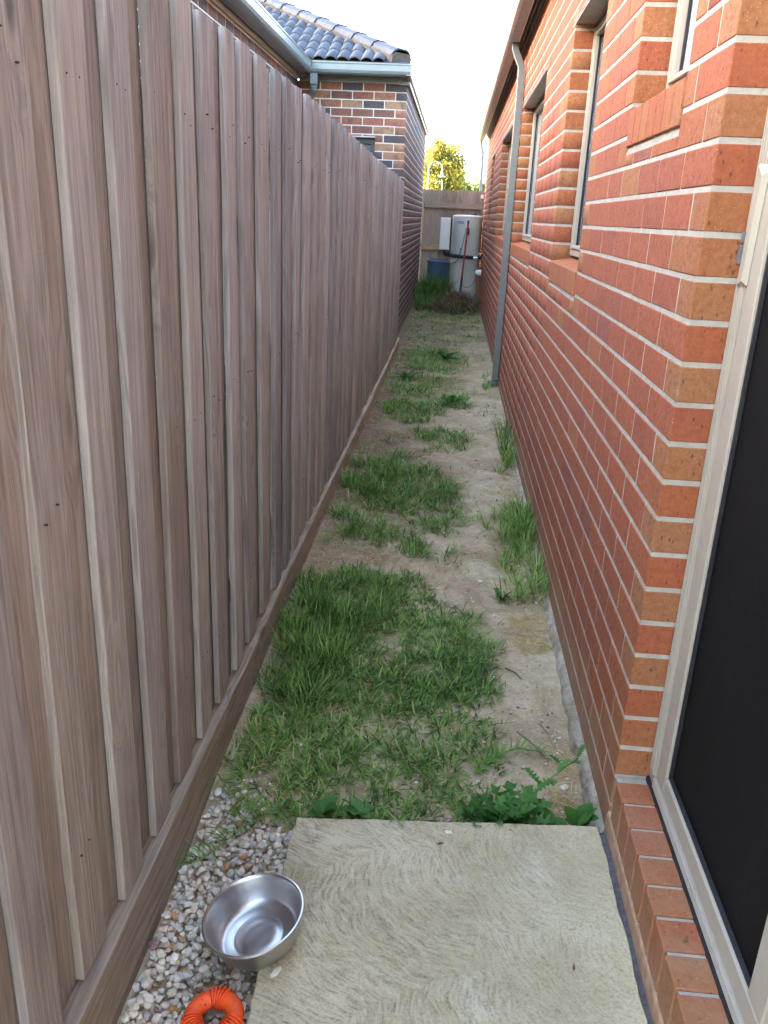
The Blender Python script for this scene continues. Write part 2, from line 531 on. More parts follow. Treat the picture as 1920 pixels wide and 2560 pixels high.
M_LIP = plain('stained_mortar', (0.40, 0.24, 0.15), 0.9, 0.1, var=0.25, scale=40)
M_DARKGAP = plain('black_seal', (0.018, 0.017, 0.018), 0.7, 0.3, var=0.3)
M_WINDARK = plain('charcoal_frame', (0.035, 0.042, 0.045), 0.4, 0.5)
M_BITUMEN = plain('expansion_foam', (0.085, 0.075, 0.072), 0.85, 0.2, var=0.35, scale=60)

t = NT('window_glass', 0.03, 0.9); t.color((0.17, 0.175, 0.185)); t.b.inputs['IOR'].default_value = 1.9; M_GLASS = t.m
t = NT('frosted_glass', 0.28, 0.7); t.color((0.50, 0.49, 0.52)); M_FROST = t.m

t = NT('fly_screen', 0.65, 0.08); p = t.pos()
sep = t.n('ShaderNodeSeparateXYZ', 2, None, Vector=p)
w1 = t.math('SINE', t.math('MULTIPLY', sep, 1500.0))
sy = t.n('ShaderNodeSeparateXYZ', 1, None, Vector=p)
w2 = t.math('SINE', t.math('MULTIPLY', sy, 1500.0))
weave = t.math('MAXIMUM', w1, w2)
c = t.mix(t.map(weave, 0.2, 0.95, 0, 1), (0.003, 0.0029, 0.0031), (0.014, 0.0125, 0.0118))
dust = t.math('MULTIPLY', t.map(t.noise(t.vmul(p, (1, 1, 0.35)), 14, 5, 0.65), 0.56, 0.8, 0, 0.35), t.map(sep, 0.2, 1.3, 1, 0.1))
c = t.mix(dust, c, (0.045, 0.036, 0.027))
v = t.n('ShaderNodeTexVoronoi', 'Distance', None, Vector=p, Scale=42.0)
vc = t.n('ShaderNodeSeparateColor', 0, None, Color=t.n('ShaderNodeTexVoronoi', 'Color', None, Vector=p, Scale=42.0))
c = t.mix(t.math('MULTIPLY', t.map(v, 0.05, 0.10, 0.8, 0), t.map(vc, 0.88, 0.9, 0, 1)), c, (0.10, 0.10, 0.10))
t.color(c); t.bump(weave, 0.6, 0.0006); M_SCREEN = t.m

t = NT('stainless_steel', 0.26, 0.5); t.b.inputs['Metallic'].default_value = 1.0; p = t.pos()
t.color((0.50, 0.48, 0.455))
t.set(t.b.inputs['Roughness'], t.map(t.noise(p, 45, 4, 0.7), 0.3, 0.7, 0.30, 0.42))
t.bump(t.noise(t.vmul(p, (1, 1, 8)), 130, 2), 0.03, 0.001); M_BOWL = t.m

t = NT('orange_rubber', 0.55, 0.4); p = t.pos()
c = t.mix(t.map(t.noise(p, 70, 5, 0.7), 0.5, 0.75, 0, 0.6), (0.80, 0.088, 0.012), (0.40, 0.05, 0.012))
v = t.n('ShaderNodeTexVoronoi', 'Distance', None, Vector=p, Scale=130.0)
vc = t.n('ShaderNodeSeparateColor', 0, None, Color=t.n('ShaderNodeTexVoronoi', 'Color', None, Vector=p, Scale=130.0))
c = t.mix(t.math('MULTIPLY', t.map(v, 0.2, 0.35, 0.8, 0), t.map(vc, 0.8, 0.84, 0, 1)), c, (0.08, 0.03, 0.02))
t.color(c); t.bump(t.noise(p, 120, 4), 0.25, 0.002); M_RUBBER = t.m

M_TILE = plain('roof_tile', (0.050, 0.055, 0.065), 0.5, 0.35, var=0.35, scale=5)
M_CAP = plain('ridge_cap', (0.050, 0.053, 0.062), 0.6, 0.3, var=0.2, scale=5)
M_BED = plain('cap_bedding', (0.10, 0.082, 0.066), 0.9, 0.1, var=0.2, scale=20)
M_TANK = plain('tank_paint', (0.62, 0.58, 0.48), 0.4, 0.5, var=0.05, scale=3)
M_TANKP = plain('tank_panel', (0.53, 0.515, 0.45), 0.4, 0.5, var=0.05, scale=3)
M_CAB = plain('cabinet_paint', (0.66, 0.65, 0.60), 0.35, 0.5, var=0.04, scale=3)
M_BADGE = plain('blue_badge', (0.02, 0.05, 0.20), 0.4, 0.5)
M_WHITE = plain('white_plastic', (0.72, 0.70, 0.64), 0.4, 0.5, var=0.05)
M_LAG = plain('black_lagging', (0.022, 0.023, 0.028), 0.75, 0.3, var=0.3)
M_BRASS = plain('chromed_valve', (0.75, 0.73, 0.70), 0.25, 0.5, metal=0.9)
M_CABLE = plain('grey_cable', (0.13, 0.135, 0.14), 0.5, 0.4)
M_REDPOLE = plain('red_paint', (0.27, 0.032, 0.022), 0.38, 0.5, var=0.35, scale=20)
M_TOOL = plain('dark_tool_steel', (0.06, 0.05, 0.04), 0.5, 0.4, metal=0.4, var=0.4, scale=30)
M_BLUE = plain('blue_plastic', (0.10, 0.18, 0.27), 0.45, 0.4, var=0.22, scale=7)
M_LAMP = plain('cream_lamp_paint', (0.17, 0.165, 0.11), 0.4, 0.5)
M_TEAL = plain('teal_enamel', (0.10, 0.28, 0.23), 0.4, 0.5)
M_NAIL = plain('rusty_nail', (0.035, 0.026, 0.022), 0.7, 0.3, var=0.3)
M_LEAFLITTER = plain('dry_leaf', (0.16, 0.075, 0.04), 0.85, 0.15, var=0.4, scale=80)

# ---------------------------------------------------------------- ground
def gz(x, y):
    """height of the soil in the passage"""
    x = np.asarray(x, float); y = np.asarray(y, float)
    zl = np.interp(y, [1.6, 2.0, 3.0, 5.0, 9.0, 16], [0.005, 0.03, 0.06, 0.08, 0.07, 0.10])
    zr = np.interp(y, [1.6, 2.0, 3.0, 5.3, 7.3, 16], [-0.02, -0.025, 0.005, 0.035, 0.06, 0.11])
    u = np.clip((x + 0.56) / 1.05, 0, 1)
    z = zl * (1 - u) + zr * u
    z = z + (vnoise(x, y, 3.1) - 0.5) * 0.008 + (vnoise(x, y, 9, 5) - 0.5) * 0.005 + (vnoise(x, y, 30, 9) - 0.5) * 0.005 + (vnoise(x, y, 70, 3) - 0.5) * 0.003
    hb = np.exp(-(((x - 0.10) / 0.34) ** 2 + ((y - 14.25) / 0.75) ** 2))
    return z + 0.17 * hb


def gzf(x, y):
    return float(gz(x, y))


gm = MB()
gm.add([(-600, -300, -0.09), (600, -300, -0.09), (600, 900, -0.09), (-600, 900, -0.09)], [(0, 1, 2, 3)])
tag(gm.build('ground', M_FAR), 'flat open ground stretching away beyond the back fence', 'ground', 'structure')

ys = np.concatenate([np.arange(1.45, 5, 0.014), np.arange(5, 10, 0.03), np.arange(10, 17.2, 0.05)])
xs = np.arange(-0.66, 0.5001, 0.0145)
X, Y = np.meshgrid(xs, ys)
Z = gz(X, Y)
nx, ny = len(xs), len(ys)
ii = np.arange(nx * ny).reshape(ny, nx)
Q = np.stack([ii[:-1, :-1], ii[:-1, 1:], ii[1:, 1:], ii[1:, :-1]], -1).reshape(-1, 4)
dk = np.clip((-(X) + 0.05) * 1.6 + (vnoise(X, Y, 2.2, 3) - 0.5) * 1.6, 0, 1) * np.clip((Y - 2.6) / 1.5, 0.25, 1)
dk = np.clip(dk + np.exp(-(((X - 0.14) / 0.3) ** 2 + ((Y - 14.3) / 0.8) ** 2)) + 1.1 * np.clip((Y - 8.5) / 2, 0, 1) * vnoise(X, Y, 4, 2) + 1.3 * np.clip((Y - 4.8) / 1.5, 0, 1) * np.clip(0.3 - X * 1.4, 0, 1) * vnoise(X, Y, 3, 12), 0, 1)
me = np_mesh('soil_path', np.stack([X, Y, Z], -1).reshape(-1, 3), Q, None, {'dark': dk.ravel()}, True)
tag(link('soil_path', me, None, M_SOIL), 'bare trodden earth of the narrow side passage', 'soil', 'structure')

# ---------------------------------------------------------------- concrete slab
SL = [(-0.302, 1.708), (0.466, 1.778), (0.474, 1.232), (0.482, -0.6), (-0.262, -0.6)]
sm = MB()
ZT = 0.06
def inset(poly, d):
    c = np.mean(poly, axis=0)
    return [(x + (c[0] - x) / max(1e-6, math.hypot(c[0] - x, c[1] - y)) * d, y + (c[1] - y) / max(1e-6, math.hypot(c[0] - x, c[1] - y)) * d) for x, y in poly]
# fine outline so that the edge is not ruler-straight
out = []
for i in range(len(SL)):
    a, b = SL[i], SL[(i + 1) % len(SL)]
    n = max(2, int(math.hypot(b[0] - a[0], b[1] - a[1]) / 0.02))
    for k in range(n):
        s = k / n
        x = a[0] + (b[0] - a[0]) * s; y = a[1] + (b[1] - a[1]) * s
        j = (float(vnoise(x, y, 40, 2)) - 0.5) * 0.006 + (float(vnoise(x, y, 12, 4)) - 0.5) * 0.004
        out.append((x + j, y + j * 0.8))
top = inset(out, 0.006)
n = len(out)
vs = [(x, y, ZT) for x, y in top] + [(x, y, ZT - 0.005) for x, y in out] + [(x, y, -0.06) for x, y in out]
fs = [tuple(range(n - 1, -1, -1))]
for i in range(n):
    j = (i + 1) % n
    fs += [(i, j, n + j, n + i), (n + i, n + j, 2 * n + j, 2 * n + i)]
sm.add(vs, fs)
slab = tag(sm.build('concrete_slab', M_CONC), 'pale swirl-finished concrete slab beside the screen door', 'slab', 'structure')
em = MB()
em.extrude([(0.450, -0.05), (0.450, 0.043), (0.458, 0.050), (0.480, 0.049), (0.486, 0.045), (0.486, -0.05)], lambda u, v, w: (u + 0.006, w, v), -0.6, 1.76)
em.build('expansion_strip', M_BITUMEN, slab)

# ---------------------------------------------------------------- bricks
BL, BH, BD, JT = 0.230, 0.076, 0.110, 0.010
CP = BH + JT                       # course pitch
_bm = {}


def brick_mesh(l, h, mat, var):
    key = (round(l, 3), round(h, 3), mat.name, var)
    if key not in _bm:
        vs, fs = chamfer(l, BD, h, 0.0024)
        r = random.Random(hash((key[0], key[1], var)) & 0xffff)
        vs = [tuple(c + r.uniform(-0.0003, 0.0003) for c in v) for v in vs]
        me = bpy.data.meshes.new('brick')
        me.from_pydata(vs, [], fs)
        me.materials.append(mat)
        _bm[key] = me
    return _bm[key]


def lay(u0, u1, z_first, n, openings, phase, tone_fn, half_ends=True):
    """bricks of a running-bond wall: list of (u centre, z centre, length, height, tone)"""
    res = []
    for c in range(n):
        zb = z_first + c * CP; zt = zb + BH
        ops = [o for o in openings if o[3] > zb + 0.004 and o[2] < zt - 0.004]
        us = sorted({u0, u1} | {v for o in ops for v in (o[0], o[1]) if u0 < v < u1})
        spans = []
        for a, b in zip(us[:-1], us[1:]):
            um = (a + b) / 2; rng = [(zb, zt)]
            for o in ops:
                if o[0] < um < o[1]:
                    nr = []
                    for c0, c1 in rng:
                        if o[2] > c0 + 0.004: nr.append((c0, min(c1, o[2] - 0.008)))
                        if o[3] < c1 - 0.004: nr.append((max(c0, o[3] + 0.012), c1))
                    rng = nr
            for z_ in rng:
                if z_[1] - z_[0] < 0.016: continue
                if spans and spans[-1][2] == z_ and abs(spans[-1][1] - a) < 1e-9: spans[-1][1] = b
                else: spans.append([a, b, z_])
        for s0_, s1_, (lo, hi) in spans:
            segs = [(s0_, s1_)]
            for s0, s1 in segs:
                k = math.floor((s0 - phase - (c % 2) * 0.12) / 0.24)
                st = phase + (c % 2) * 0.12 + k * 0.24
                pieces = []
                while st < s1 - 0.004:
                    p0, p1 = max(st + JT / 2, s0), min(st + 0.24 - JT / 2, s1)
                    if abs(p0 - s0) < 0.014: p0 = s0
                    if abs(p1 - s1) < 0.014: p1 = s1
                    if p1 - p0 > 0.006: pieces.append([p0, p1])
                    st += 0.24
                # no slivers
                if len(pieces) > 1 and pieces[0][1] - pieces[0][0] < 0.05:
                    pieces[1][0] = pieces[0][0]; pieces.pop(0)
                if len(pieces) > 1 and pieces[-1][1] - pieces[-1][0] < 0.05:
                    pieces[-2][1] = pieces[-1][1]; pieces.pop()
                for p0, p1 in pieces:
                    l = p1 - p0
                    jamb = (abs(p0 - s0) < 1e-6) or (abs(p1 - s1) < 1e-6)
                    res.append(((p0 + p1) / 2, (lo + hi) / 2, l, hi - lo, tone_fn(c, l, jamb)))
    return res


def place(bricks, frame, owner_wall, mat_o, mat_g, limit, name='brick'):
    """frame(u, depth, z) -> world; rot about Z. the largest in view become objects, the rest one mesh"""
    fr, rotz = frame
    scored = []
    for b in bricks:
        p = fr(b[0], -BD / 2, b[1])
        q = project(fr(b[0], 0, b[1]))
        s = 0
        if q and -60 < q[0] < 1980 and -60 < q[1] < 2620:
            e0 = project(fr(b[0] - b[2] / 2, 0, b[1])); e1 = project(fr(b[0] + b[2] / 2, 0, b[1]))
            if e0 and e1:
                s = (abs(e0[0] - e1[0]) + abs(e0[1] - e1[1])) * F_PX * b[3] / q[2]
        scored.append((s, b))
    scored.sort(key=lambda t: -t[0])
    ind = [b for s, b in scored[:limit] if s > 0]
    rest = [b for s, b in scored[len(ind):]]
    for i, b in enumerate(ind):
        jit = random.uniform(-0.0002, 0.0008)
        o = link(name, brick_mesh(b[2], b[3], mat_o, i % 5), owner_wall)
        o.location = fr(b[0], -BD / 2 + jit, b[1])
        o.rotation_euler = (random.uniform(-0.003, 0.003), random.uniform(-0.004, 0.004), rotz + random.uniform(-0.0015, 0.0015))
        o['tone'] = float(b[4])
    if rest:
        V = []; Qd = []; T = []; A = []
        cr, sr = math.cos(rotz), math.sin(rotz)
        base = 0
        for b in rest:
            vs, fs = chamfer(round(b[2], 3), BD, round(b[3], 3), 0.0024)
            c = fr(b[0], -BD / 2 + random.uniform(-0.0002, 0.0008), b[1])
            v = np.array(vs)
            V.append(np.stack([v[:, 0] * cr - v[:, 1] * sr + c[0], v[:, 0] * sr + v[:, 1] * cr + c[1], v[:, 2] + c[2]], 1))
            for f in fs:
                (Qd if len(f) == 4 else T).append([i + base for i in f])
            A += [b[4]] * len(vs); base += len(vs)
        me = np_mesh('brickwork', np.concatenate(V), Qd, T, {'tone': A})
        tag(link('brickwork', me, owner_wall, mat_g), kind='stuff')


def core(mb, fr, u0, u1, z0, z1, openings, rec=0.0016, thick=0.24):
    """mortar body of a wall: grid of blocks round the openings"""
    us = sorted({u0, u1} | {o[0] - rec for o in openings} | {o[1] + rec for o in openings})
    zs = sorted({z0, z1} | {o[2] - rec for o in openings} | {o[3] + rec for o in openings})
    us = [u for u in us if u0 <= u <= u1]; zs = [z for z in zs if z0 <= z <= z1]
    for a, b in zip(us[:-1], us[1:]):
        for c, d in zip(zs[:-1], zs[1:]):
            um, zm = (a + b) / 2, (c + d) / 2
            if any(o[0] < um < o[1] and o[2] < zm < o[3] for o in openings):
                continue
            p = [fr(a, -rec, c), fr(b, -rec, c), fr(b, -rec, d), fr(a, -rec, d), fr(a, -thick, c), fr(b, -thick, c), fr(b, -thick, d), fr(a, -thick, d)]
            mb.add(p, [(0, 1, 2, 3), (5, 4, 7, 6), (1, 5, 6, 2), (4, 0, 3, 7), (3, 2, 6, 7), (4, 5, 1, 0)])


# ================================================================ red brick house (right)
XR = 0.491
house = thing('red_brick_house', 'red brick house with cream window frames and white mortar along the passage', 'house', (XR, 8.0, 0))
hp = lambda o: o    # parts are placed in world space, then re-based on the empty


def adopt(o, par):
    """parent while keeping world placement"""
    o.parent = par
    o.matrix_parent_inverse = Matrix.Translation(-Vector(par.location)) if par.parent is None else Matrix.Identity(4)


WIN = [(2.12, 2.745, 1.708, 2.40, 1.828), (3.475, 4.445, 1.216, 2.375, 1.330), (5.72, 7.65, 1.216, 2.385, 1.330), (8.98, 10.92, 1.216, 2.39, 1.330), (12.80, 13.77, 1.36, 2.40, 1.470)]
DOOR = (0.38, 1.790, 0.095, 2.32)
frR = lambda u, d, z: (XR - d, u, z)          # d negative = into the wall (+X)
openR = [w[:4] for w in WIN] + [(DOOR[0], DOOR[1], -0.2, DOOR[3])]
ZB = 0.035
def tone_red(c, l, jamb):
    if jamb:
        if l < 0.16: return random.uniform(0.70, 0.92)
        return random.choice([random.uniform(0.3, 0.6), random.uniform(0.45, 0.78)])
    r = random.random()
    if r < 0.03: return random.uniform(0.66, 0.85)
    if r < 0.08: return random.uniform(0.05, 0.18)
    return random.uniform(0.22, 0.48)
mbw = MB()
core(mbw, frR, -0.6, 16.46, ZB - 0.02, 2.96, openR)
wallR = mbw.build('wall', M_MORTAR); adopt(wallR, house)
brR = lay(-0.6, 16.46, ZB, 34, openR, 1.79 % 0.24, tone_red)
# children of the wall: wall mesh is in world space, so its matrix is identity
place(brR, (frR, math.pi / 2), wallR, M_BRICK_O, M_BRICK_G, 300)

# footing: rough splash of concrete under the first course
fy = np.arange(1.80, 16.6, 0.02); prof = [(-0.036, -0.16), (-0.027, -0.03), (-0.021, 0.0), (-0.012, 0.014), (0.002, 0.026), (0.03, 0.028)]
V = []
for y in fy:
    for k, (dx, z) in enumerate(prof):
        j = (float(vnoise(y, k * 0.6, 14, 1)) - 0.5) * 0.016 + (float(vnoise(y, k * 0.9, 45, 6)) - 0.5) * 0.016
        lift = float(np.interp(y, [1.8, 3, 5.3, 7.3, 16], [0.0, 0.012, 0.03, 0.03, 0.04]))
        kk = 0.35 if k == 5 else 1.0
        V.append((XR + dx + j * kk, y, min(z + lift + j * 0.6 * kk, 0.05 + 0.0 * y)))
n = len(prof); Q = [(i * n + k, i * n + k + 1, (i + 1) * n + k + 1, (i + 1) * n + k) for i in range(len(fy) - 1) for k in range(n - 1)]
fo = link('footing', np_mesh('footing', V, Q, None, None, True), None, M_FOOT); adopt(fo, house)

# windows
def window(w, frost=False, narrow=False):
    y0, y1, z0, z1, zs = w
    xf = XR + 0.092            # face of the frame
    fz0 = zs + 0.022
    b = MB()
    s = 0.042
    for (a0, a1, c0, c1) in ((y0 + 0.002, y0 + s, fz0, z1 - 0.016), (y1 - s, y1 - 0.002, fz0, z1 - 0.016)):
        b.box(xf, xf + 0.05, a0, a1, c0, c1, 0.002)
        b.box(xf - 0.006, xf + 0.001, a0 + 0.004, a0 + 0.014, c0 + 0.004, c1 - 0.004, 0.001)
        b.box(xf - 0.004, xf + 0.001, a1 - 0.012, a1 - 0.003, c0 + 0.004, c1 - 0.004, 0.001)
    b.box(xf, xf + 0.05, y0 + s - 0.001, y1 - s + 0.001, fz0 + 0.001, fz0 + 0.036, 0.002)
    b.box(xf - 0.010, xf + 0.045, y0 + s + 0.001, y1 - s - 0.001, fz0 + 0.037, fz0 + 0.050, 0.001)
    b.box(xf, xf + 0.05, y0 + s - 0.001, y1 - s + 0.001, z1 - 0.052, z1 - 0.017, 0.002)
    wnd = b.build('window', M_CREAM); adopt(wnd, house)
    if y1 - y0 > 1.5:
        m = MB(); ym = (y0 + y1) / 2
        m.box(xf - 0.004, xf + 0.047, ym - 0.025, ym + 0.025, fz0 + 0.051, z1 - 0.053, 0.002)
        m.build('mullion', M_CREAM, wnd)
    g = MB(); g.box(xf + 0.028, xf + 0.034, y0 + s + 0.002, y1 - s - 0.002, fz0 + 0.051, z1 - 0.054, 0.0005)
    g.build('pane', M_FROST if frost else M_GLASS, wnd)
    for yy in (y0 + s + 0.001, y1 - s - 0.007):
        k = MB()
        k.box(xf + 0.018, xf + 0.027, yy, yy + 0.006, fz0 + 0.051, z1 - 0.054, 0.0005)
        k.build('seal', M_DARKGAP, wnd)
    # backing so that no light leaks through the opening
    d = MB(); d.box(xf + 0.060, xf + 0.15, y0 - 0.01, y1 + 0.01, zs - 0.05, z1 + 0.01, 0.001)
    d.build('light_leak_backing', M_WINDARK, wnd)
    # steel lintel with painted underside
    l = MB()
    l.box(XR - 0.001, XR + 0.10, y0 - 0.09, y1 + 0.09, z1 - 0.001, z1 + 0.006, 0.001)
    l.build('lintel', M_STEEL_LINTEL, wnd)
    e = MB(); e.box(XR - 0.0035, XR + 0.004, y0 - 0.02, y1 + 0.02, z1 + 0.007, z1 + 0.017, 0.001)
    e.build('lintel_painted_shadow', M_TRIMBROWN, wnd)  # solid brown strip painted in as the shadow line over the lintel
    # rowlock sill, sloping
    nb = round((y1 - y0) / 0.0855); pit = (y1 - y0) / nb
    h = zs - z0 - 0.008
    mb = MB()
    mb.add([(XR + 0.004, y0, z0), (XR + 0.16, y0, z0), (XR + 0.16, y0, zs + 0.016), (XR + 0.004, y0, zs - 0.009),
            (XR + 0.004, y1, z0), (XR + 0.16, y1, z0), (XR + 0.16, y1, zs + 0.016), (XR + 0.004, y1, zs - 0.009)],
           [(0, 1, 2, 3), (4, 7, 6, 5), (0, 4, 5, 1), (1, 5, 6, 2), (2, 6, 7, 3), (3, 7, 4, 0)])
    sill = mb.build('sill', M_MORTAR, wnd)
    tn = 0
    for i in range(nb):
        vs, fs = chamfer(0.15, pit - 0.009, h, 0.003)
        me = bpy.data.meshes.get('sill_brick_%d' % int(h * 1000 + nb))
        if me is None:
            me = bpy.data.meshes.new('sill_brick_%d' % int(h * 1000 + nb))
            vv = [(v[0], v[1], v[2] + 0.16 * v[0] * (1 if v[2] > 0 else 0.0)) for v in vs]
            me.from_pydata(vv, [], fs); me.materials.append(M_BRICK_O)
        o = link('sill_brick', me, wnd)
        o.location = (XR - 0.004 + 0.075, y0 + (i + 0.5) * pit, z0 + 0.004 + h / 2 - 0.002 + 0.010)
        o['tone'] = random.choice([random.uniform(0.35, 0.6), random.uniform(0.55, 0.85)])
    return wnd
for i, w in enumerate(WIN):
    wo = window(w, frost=(i == 0))
    wo['label'] = ['small high window with frosted pane', 'tall single-pane window', 'wide sliding window next to the small tall one', 'wide sliding window behind the downpipe', 'farthest narrow window'][i]

# door: cream frame, black fly screen, brick-on-edge threshold
yd0, yd1 = DOOR[0], DOOR[1]
b = MB()
XF = 0.572; FB = 0.217
def vbar(b, x0, x1, y0, y1, z0=FB, z1=2.31): b.box(x0, x1, y0, y1, z0, z1, 0.0015)
vbar(b, XF, XF + 0.055, yd1 - 0.045, yd1 - 0.001); vbar(b, XF, XF + 0.055, yd0 + 0.001, yd0 + 0.045)
b.box(XF, XF + 0.055, yd0 + 0.046, yd1 - 0.046, FB, FB + 0.026, 0.0015)
b.box(XF, XF + 0.055, yd0 + 0.046, yd1 - 0.046, 2.27, 2.31, 0.0015)
door = b.build('door', M_CREAM2); adopt(door, house)
door['label'] = 'cream framed screen door with black mesh'
r_ = MB()
for k in range(3):         # extruded ribs of the frame
    yy = yd1 - 0.012 - k * 0.012
    r_.box(XF - 0.004, XF + 0.0005, yy - 0.004, yy, FB + 0.028, 2.268, 0.0008)
    zz = FB + 0.004 + k * 0.0085
    r_.box(XF - 0.004, XF + 0.0005, yd0 + 0.05, yd1 - 0.05, zz, zz + 0.0035, 0.0008)
r_.build('frame_rib', M_CREAM, door)
lf = MB()
lf.box(XF + 0.004, XF + 0.032, yd1 - 0.112, yd1 - 0.047, FB + 0.028, 2.268, 0.003)
lf.box(XF + 0.004, XF + 0.032, yd0 + 0.047, yd0 + 0.112, FB + 0.028, 2.268, 0.003)
lf.box(XF + 0.004, XF + 0.032, yd0 + 0.113, yd1 - 0.113, FB + 0.028, FB + 0.075, 0.003)
lf.box(XF + 0.004, XF + 0.032, yd0 + 0.113, yd1 - 0.113, 2.21, 2.268, 0.003)
lf.box(XF + 0.004, XF + 0.032, 1.035, 1.10, FB + 0.0755, 2.209, 0.003)
leaf = lf.build('door_leaf', M_CREAM, door)
sc = MB(); sc.box(XF + 0.019, XF + 0.022, yd0 + 0.108, yd1 - 0.108, FB + 0.07, 2.215, 0.0005)
sc.build('screen', M_SCREEN, door)
gk = MB()
gk.box(XF + 0.010, XF + 0.018, yd1 - 0.121, yd1 - 0.1135, FB + 0.0755, 2.209, 0.0008)
gk.box(XF + 0.010, XF + 0.018, yd0 + 0.1135, yd1 - 0.122, FB + 0.0755, FB + 0.083, 0.0008)
gk.build('gasket', M_DARKGAP, door)
bk = MB(); bk.box(XF + 0.060, XF + 0.12, yd0 - 0.05, yd1 + 0.05, 0.0, 2.36, 0.001); bk.build('dark_backing', M_WINDARK, door)  # charcoal panel stands in for the dark interior behind the screen
lt = MB()
lt.add([(XF - 0.009, yd1 - 0.030, 1.40), (XF - 0.009, yd1 - 0.052, 1.41), (XF - 0.009, yd1 - 0.062, 1.60), (XF - 0.009, yd1 - 0.036, 1.62),
        (XF + 0.003, yd1 - 0.028, 1.39), (XF + 0.003, yd1 - 0.056, 1.40), (XF + 0.003, yd1 - 0.066, 1.61), (XF + 0.003, yd1 - 0.033, 1.63)],
       [(0, 1, 2, 3), (4, 7, 6, 5), (0, 4, 5, 1), (1, 5, 6, 2), (2, 6, 7, 3), (3, 7, 4, 0)])
lat = lt.build('latch', M_CREAM, door)
lk = MB(); lk.box(XF - 0.012, XF - 0.004, yd1 - 0.026, yd1 - 0.012, 1.44, 1.475, 0.001); lk.box(XF - 0.011, XF - 0.004, yd1 - 0.024, yd1 - 0.013, 1.48, 1.50, 0.001)
lk.build('striker', M_CABLE, door)
# threshold of bricks on edge
th = MB()
th.box(XR + 0.004, XF + 0.06, yd0, yd1 - 0.0005, -0.05, 0.2015, 0.001)
thr = th.build('threshold', M_MORTAR, door)
sl = MB(); sl.box(XF - 0.006, XF + 0.02, yd0 + 0.002, yd1 - 0.004, 0.2025, FB - 0.001, 0.001); sl.build('sill_seal', M_DARKGAP, door)
vs, fs = chamfer(0.112, 0.0765, 0.110, 0.0035)
meT = bpy.data.meshes.new('threshold_brick'); meT.from_pydata(vs, [], fs); meT.materials.append(M_BRICK_O)
for i in range(15):
    o = link('threshold_brick', meT, door)
    o.location = (XR - 0.002 + 0.056, 1.745 - 0.0415 - i * 0.0855 + 0.0415 - 0.02, 0.207 - 0.055)
    o.rotation_euler = (random.uniform(-0.006, 0.006), 0.0, random.uniform(-0.008, 0.008))
    o['tone'] = [0.55, 0.42, 0.45, 0.6, 0.72, 0.5, 0.74, 0.6, 0.5][i % 9]
# mortar lip at the foot of the threshold
lp = MB(); lp.extrude([(0.4855, 0.05), (0.4865, 0.088), (0.489, 0.096), (0.497, 0.097), (0.497, 0.03), (0.4855, 0.03)], lambda u, v, w: (u, w, v), 0.2, 1.79)
lp.build('mortar_lip', M_LIP, door)

# eaves: gutter, fascia, soffit, trims
GE = 16.9
b = MB()
b.extrude([(0.305, 3.03), (0.299, 3.03), (0.299, 3.018), (0.305, 3.010), (0.305, 2.892), (0.318, 2.872), (0.415, 2.872), (0.415, 3.03), (0.41, 3.03), (0.41, 2.878), (0.321, 2.878), (0.310, 2.894)], lambda u, v, w: (u, w, v), -0.6, GE)
b.box(0.300, 0.416, GE, GE + 0.004, 2.87, 3.03, 0.001)
gut = b.build('gutter', M_GUTTER_R); adopt(gut, house)
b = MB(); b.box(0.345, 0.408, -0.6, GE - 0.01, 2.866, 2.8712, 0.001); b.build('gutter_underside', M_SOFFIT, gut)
b = MB(); b.box(0.4165, 0.434, -0.6, GE - 0.02, 2.94, 3.05, 0.002); o = b.build('fascia', M_SOFFIT); adopt(o, house)
b = MB(); b.box(0.435, 0.60, -0.6, GE - 0.03, 2.985, 2.992, 0.001); o = b.build('soffit', M_SOFFIT); adopt(o, house)
b = MB(); b.box(0.455, 0.4835, -0.6, GE - 0.1, 2.945, 2.984, 0.004); o = b.build('cornice_trim', M_CREAM); adopt(o, house)
b = MB(); b.box(0.470, 0.4885, -0.6, GE - 0.12, 2.888, 2.944, 0.003); o = b.build('frieze_board', M_TRIMBROWN); adopt(o, house)
b = MB()
b.add([(0.36, -0.6, 3.06), (0.36, GE, 3.06), (6.5, GE, 5.8), (6.5, -0.6, 5.8), (0.36, -0.6, 3.03), (0.36, GE, 3.03), (6.5, GE, 5.77), (6.5, -0.6, 5.77)],
      [(0, 1, 2, 3), (7, 6, 5, 4), (0, 4, 5, 1), (1, 5, 6, 2), (2, 6, 7, 3), (3, 7, 4, 0)])
o = b.build('roof', M_TILE); adopt(o, house)
b = MB()   # rest of the house body, out of sight
b.box(0.74, 7.0, -0.58, 16.46, -0.05, 2.98, 0.005); o = b.build('house_body', M_MORTAR); adopt(o, house)

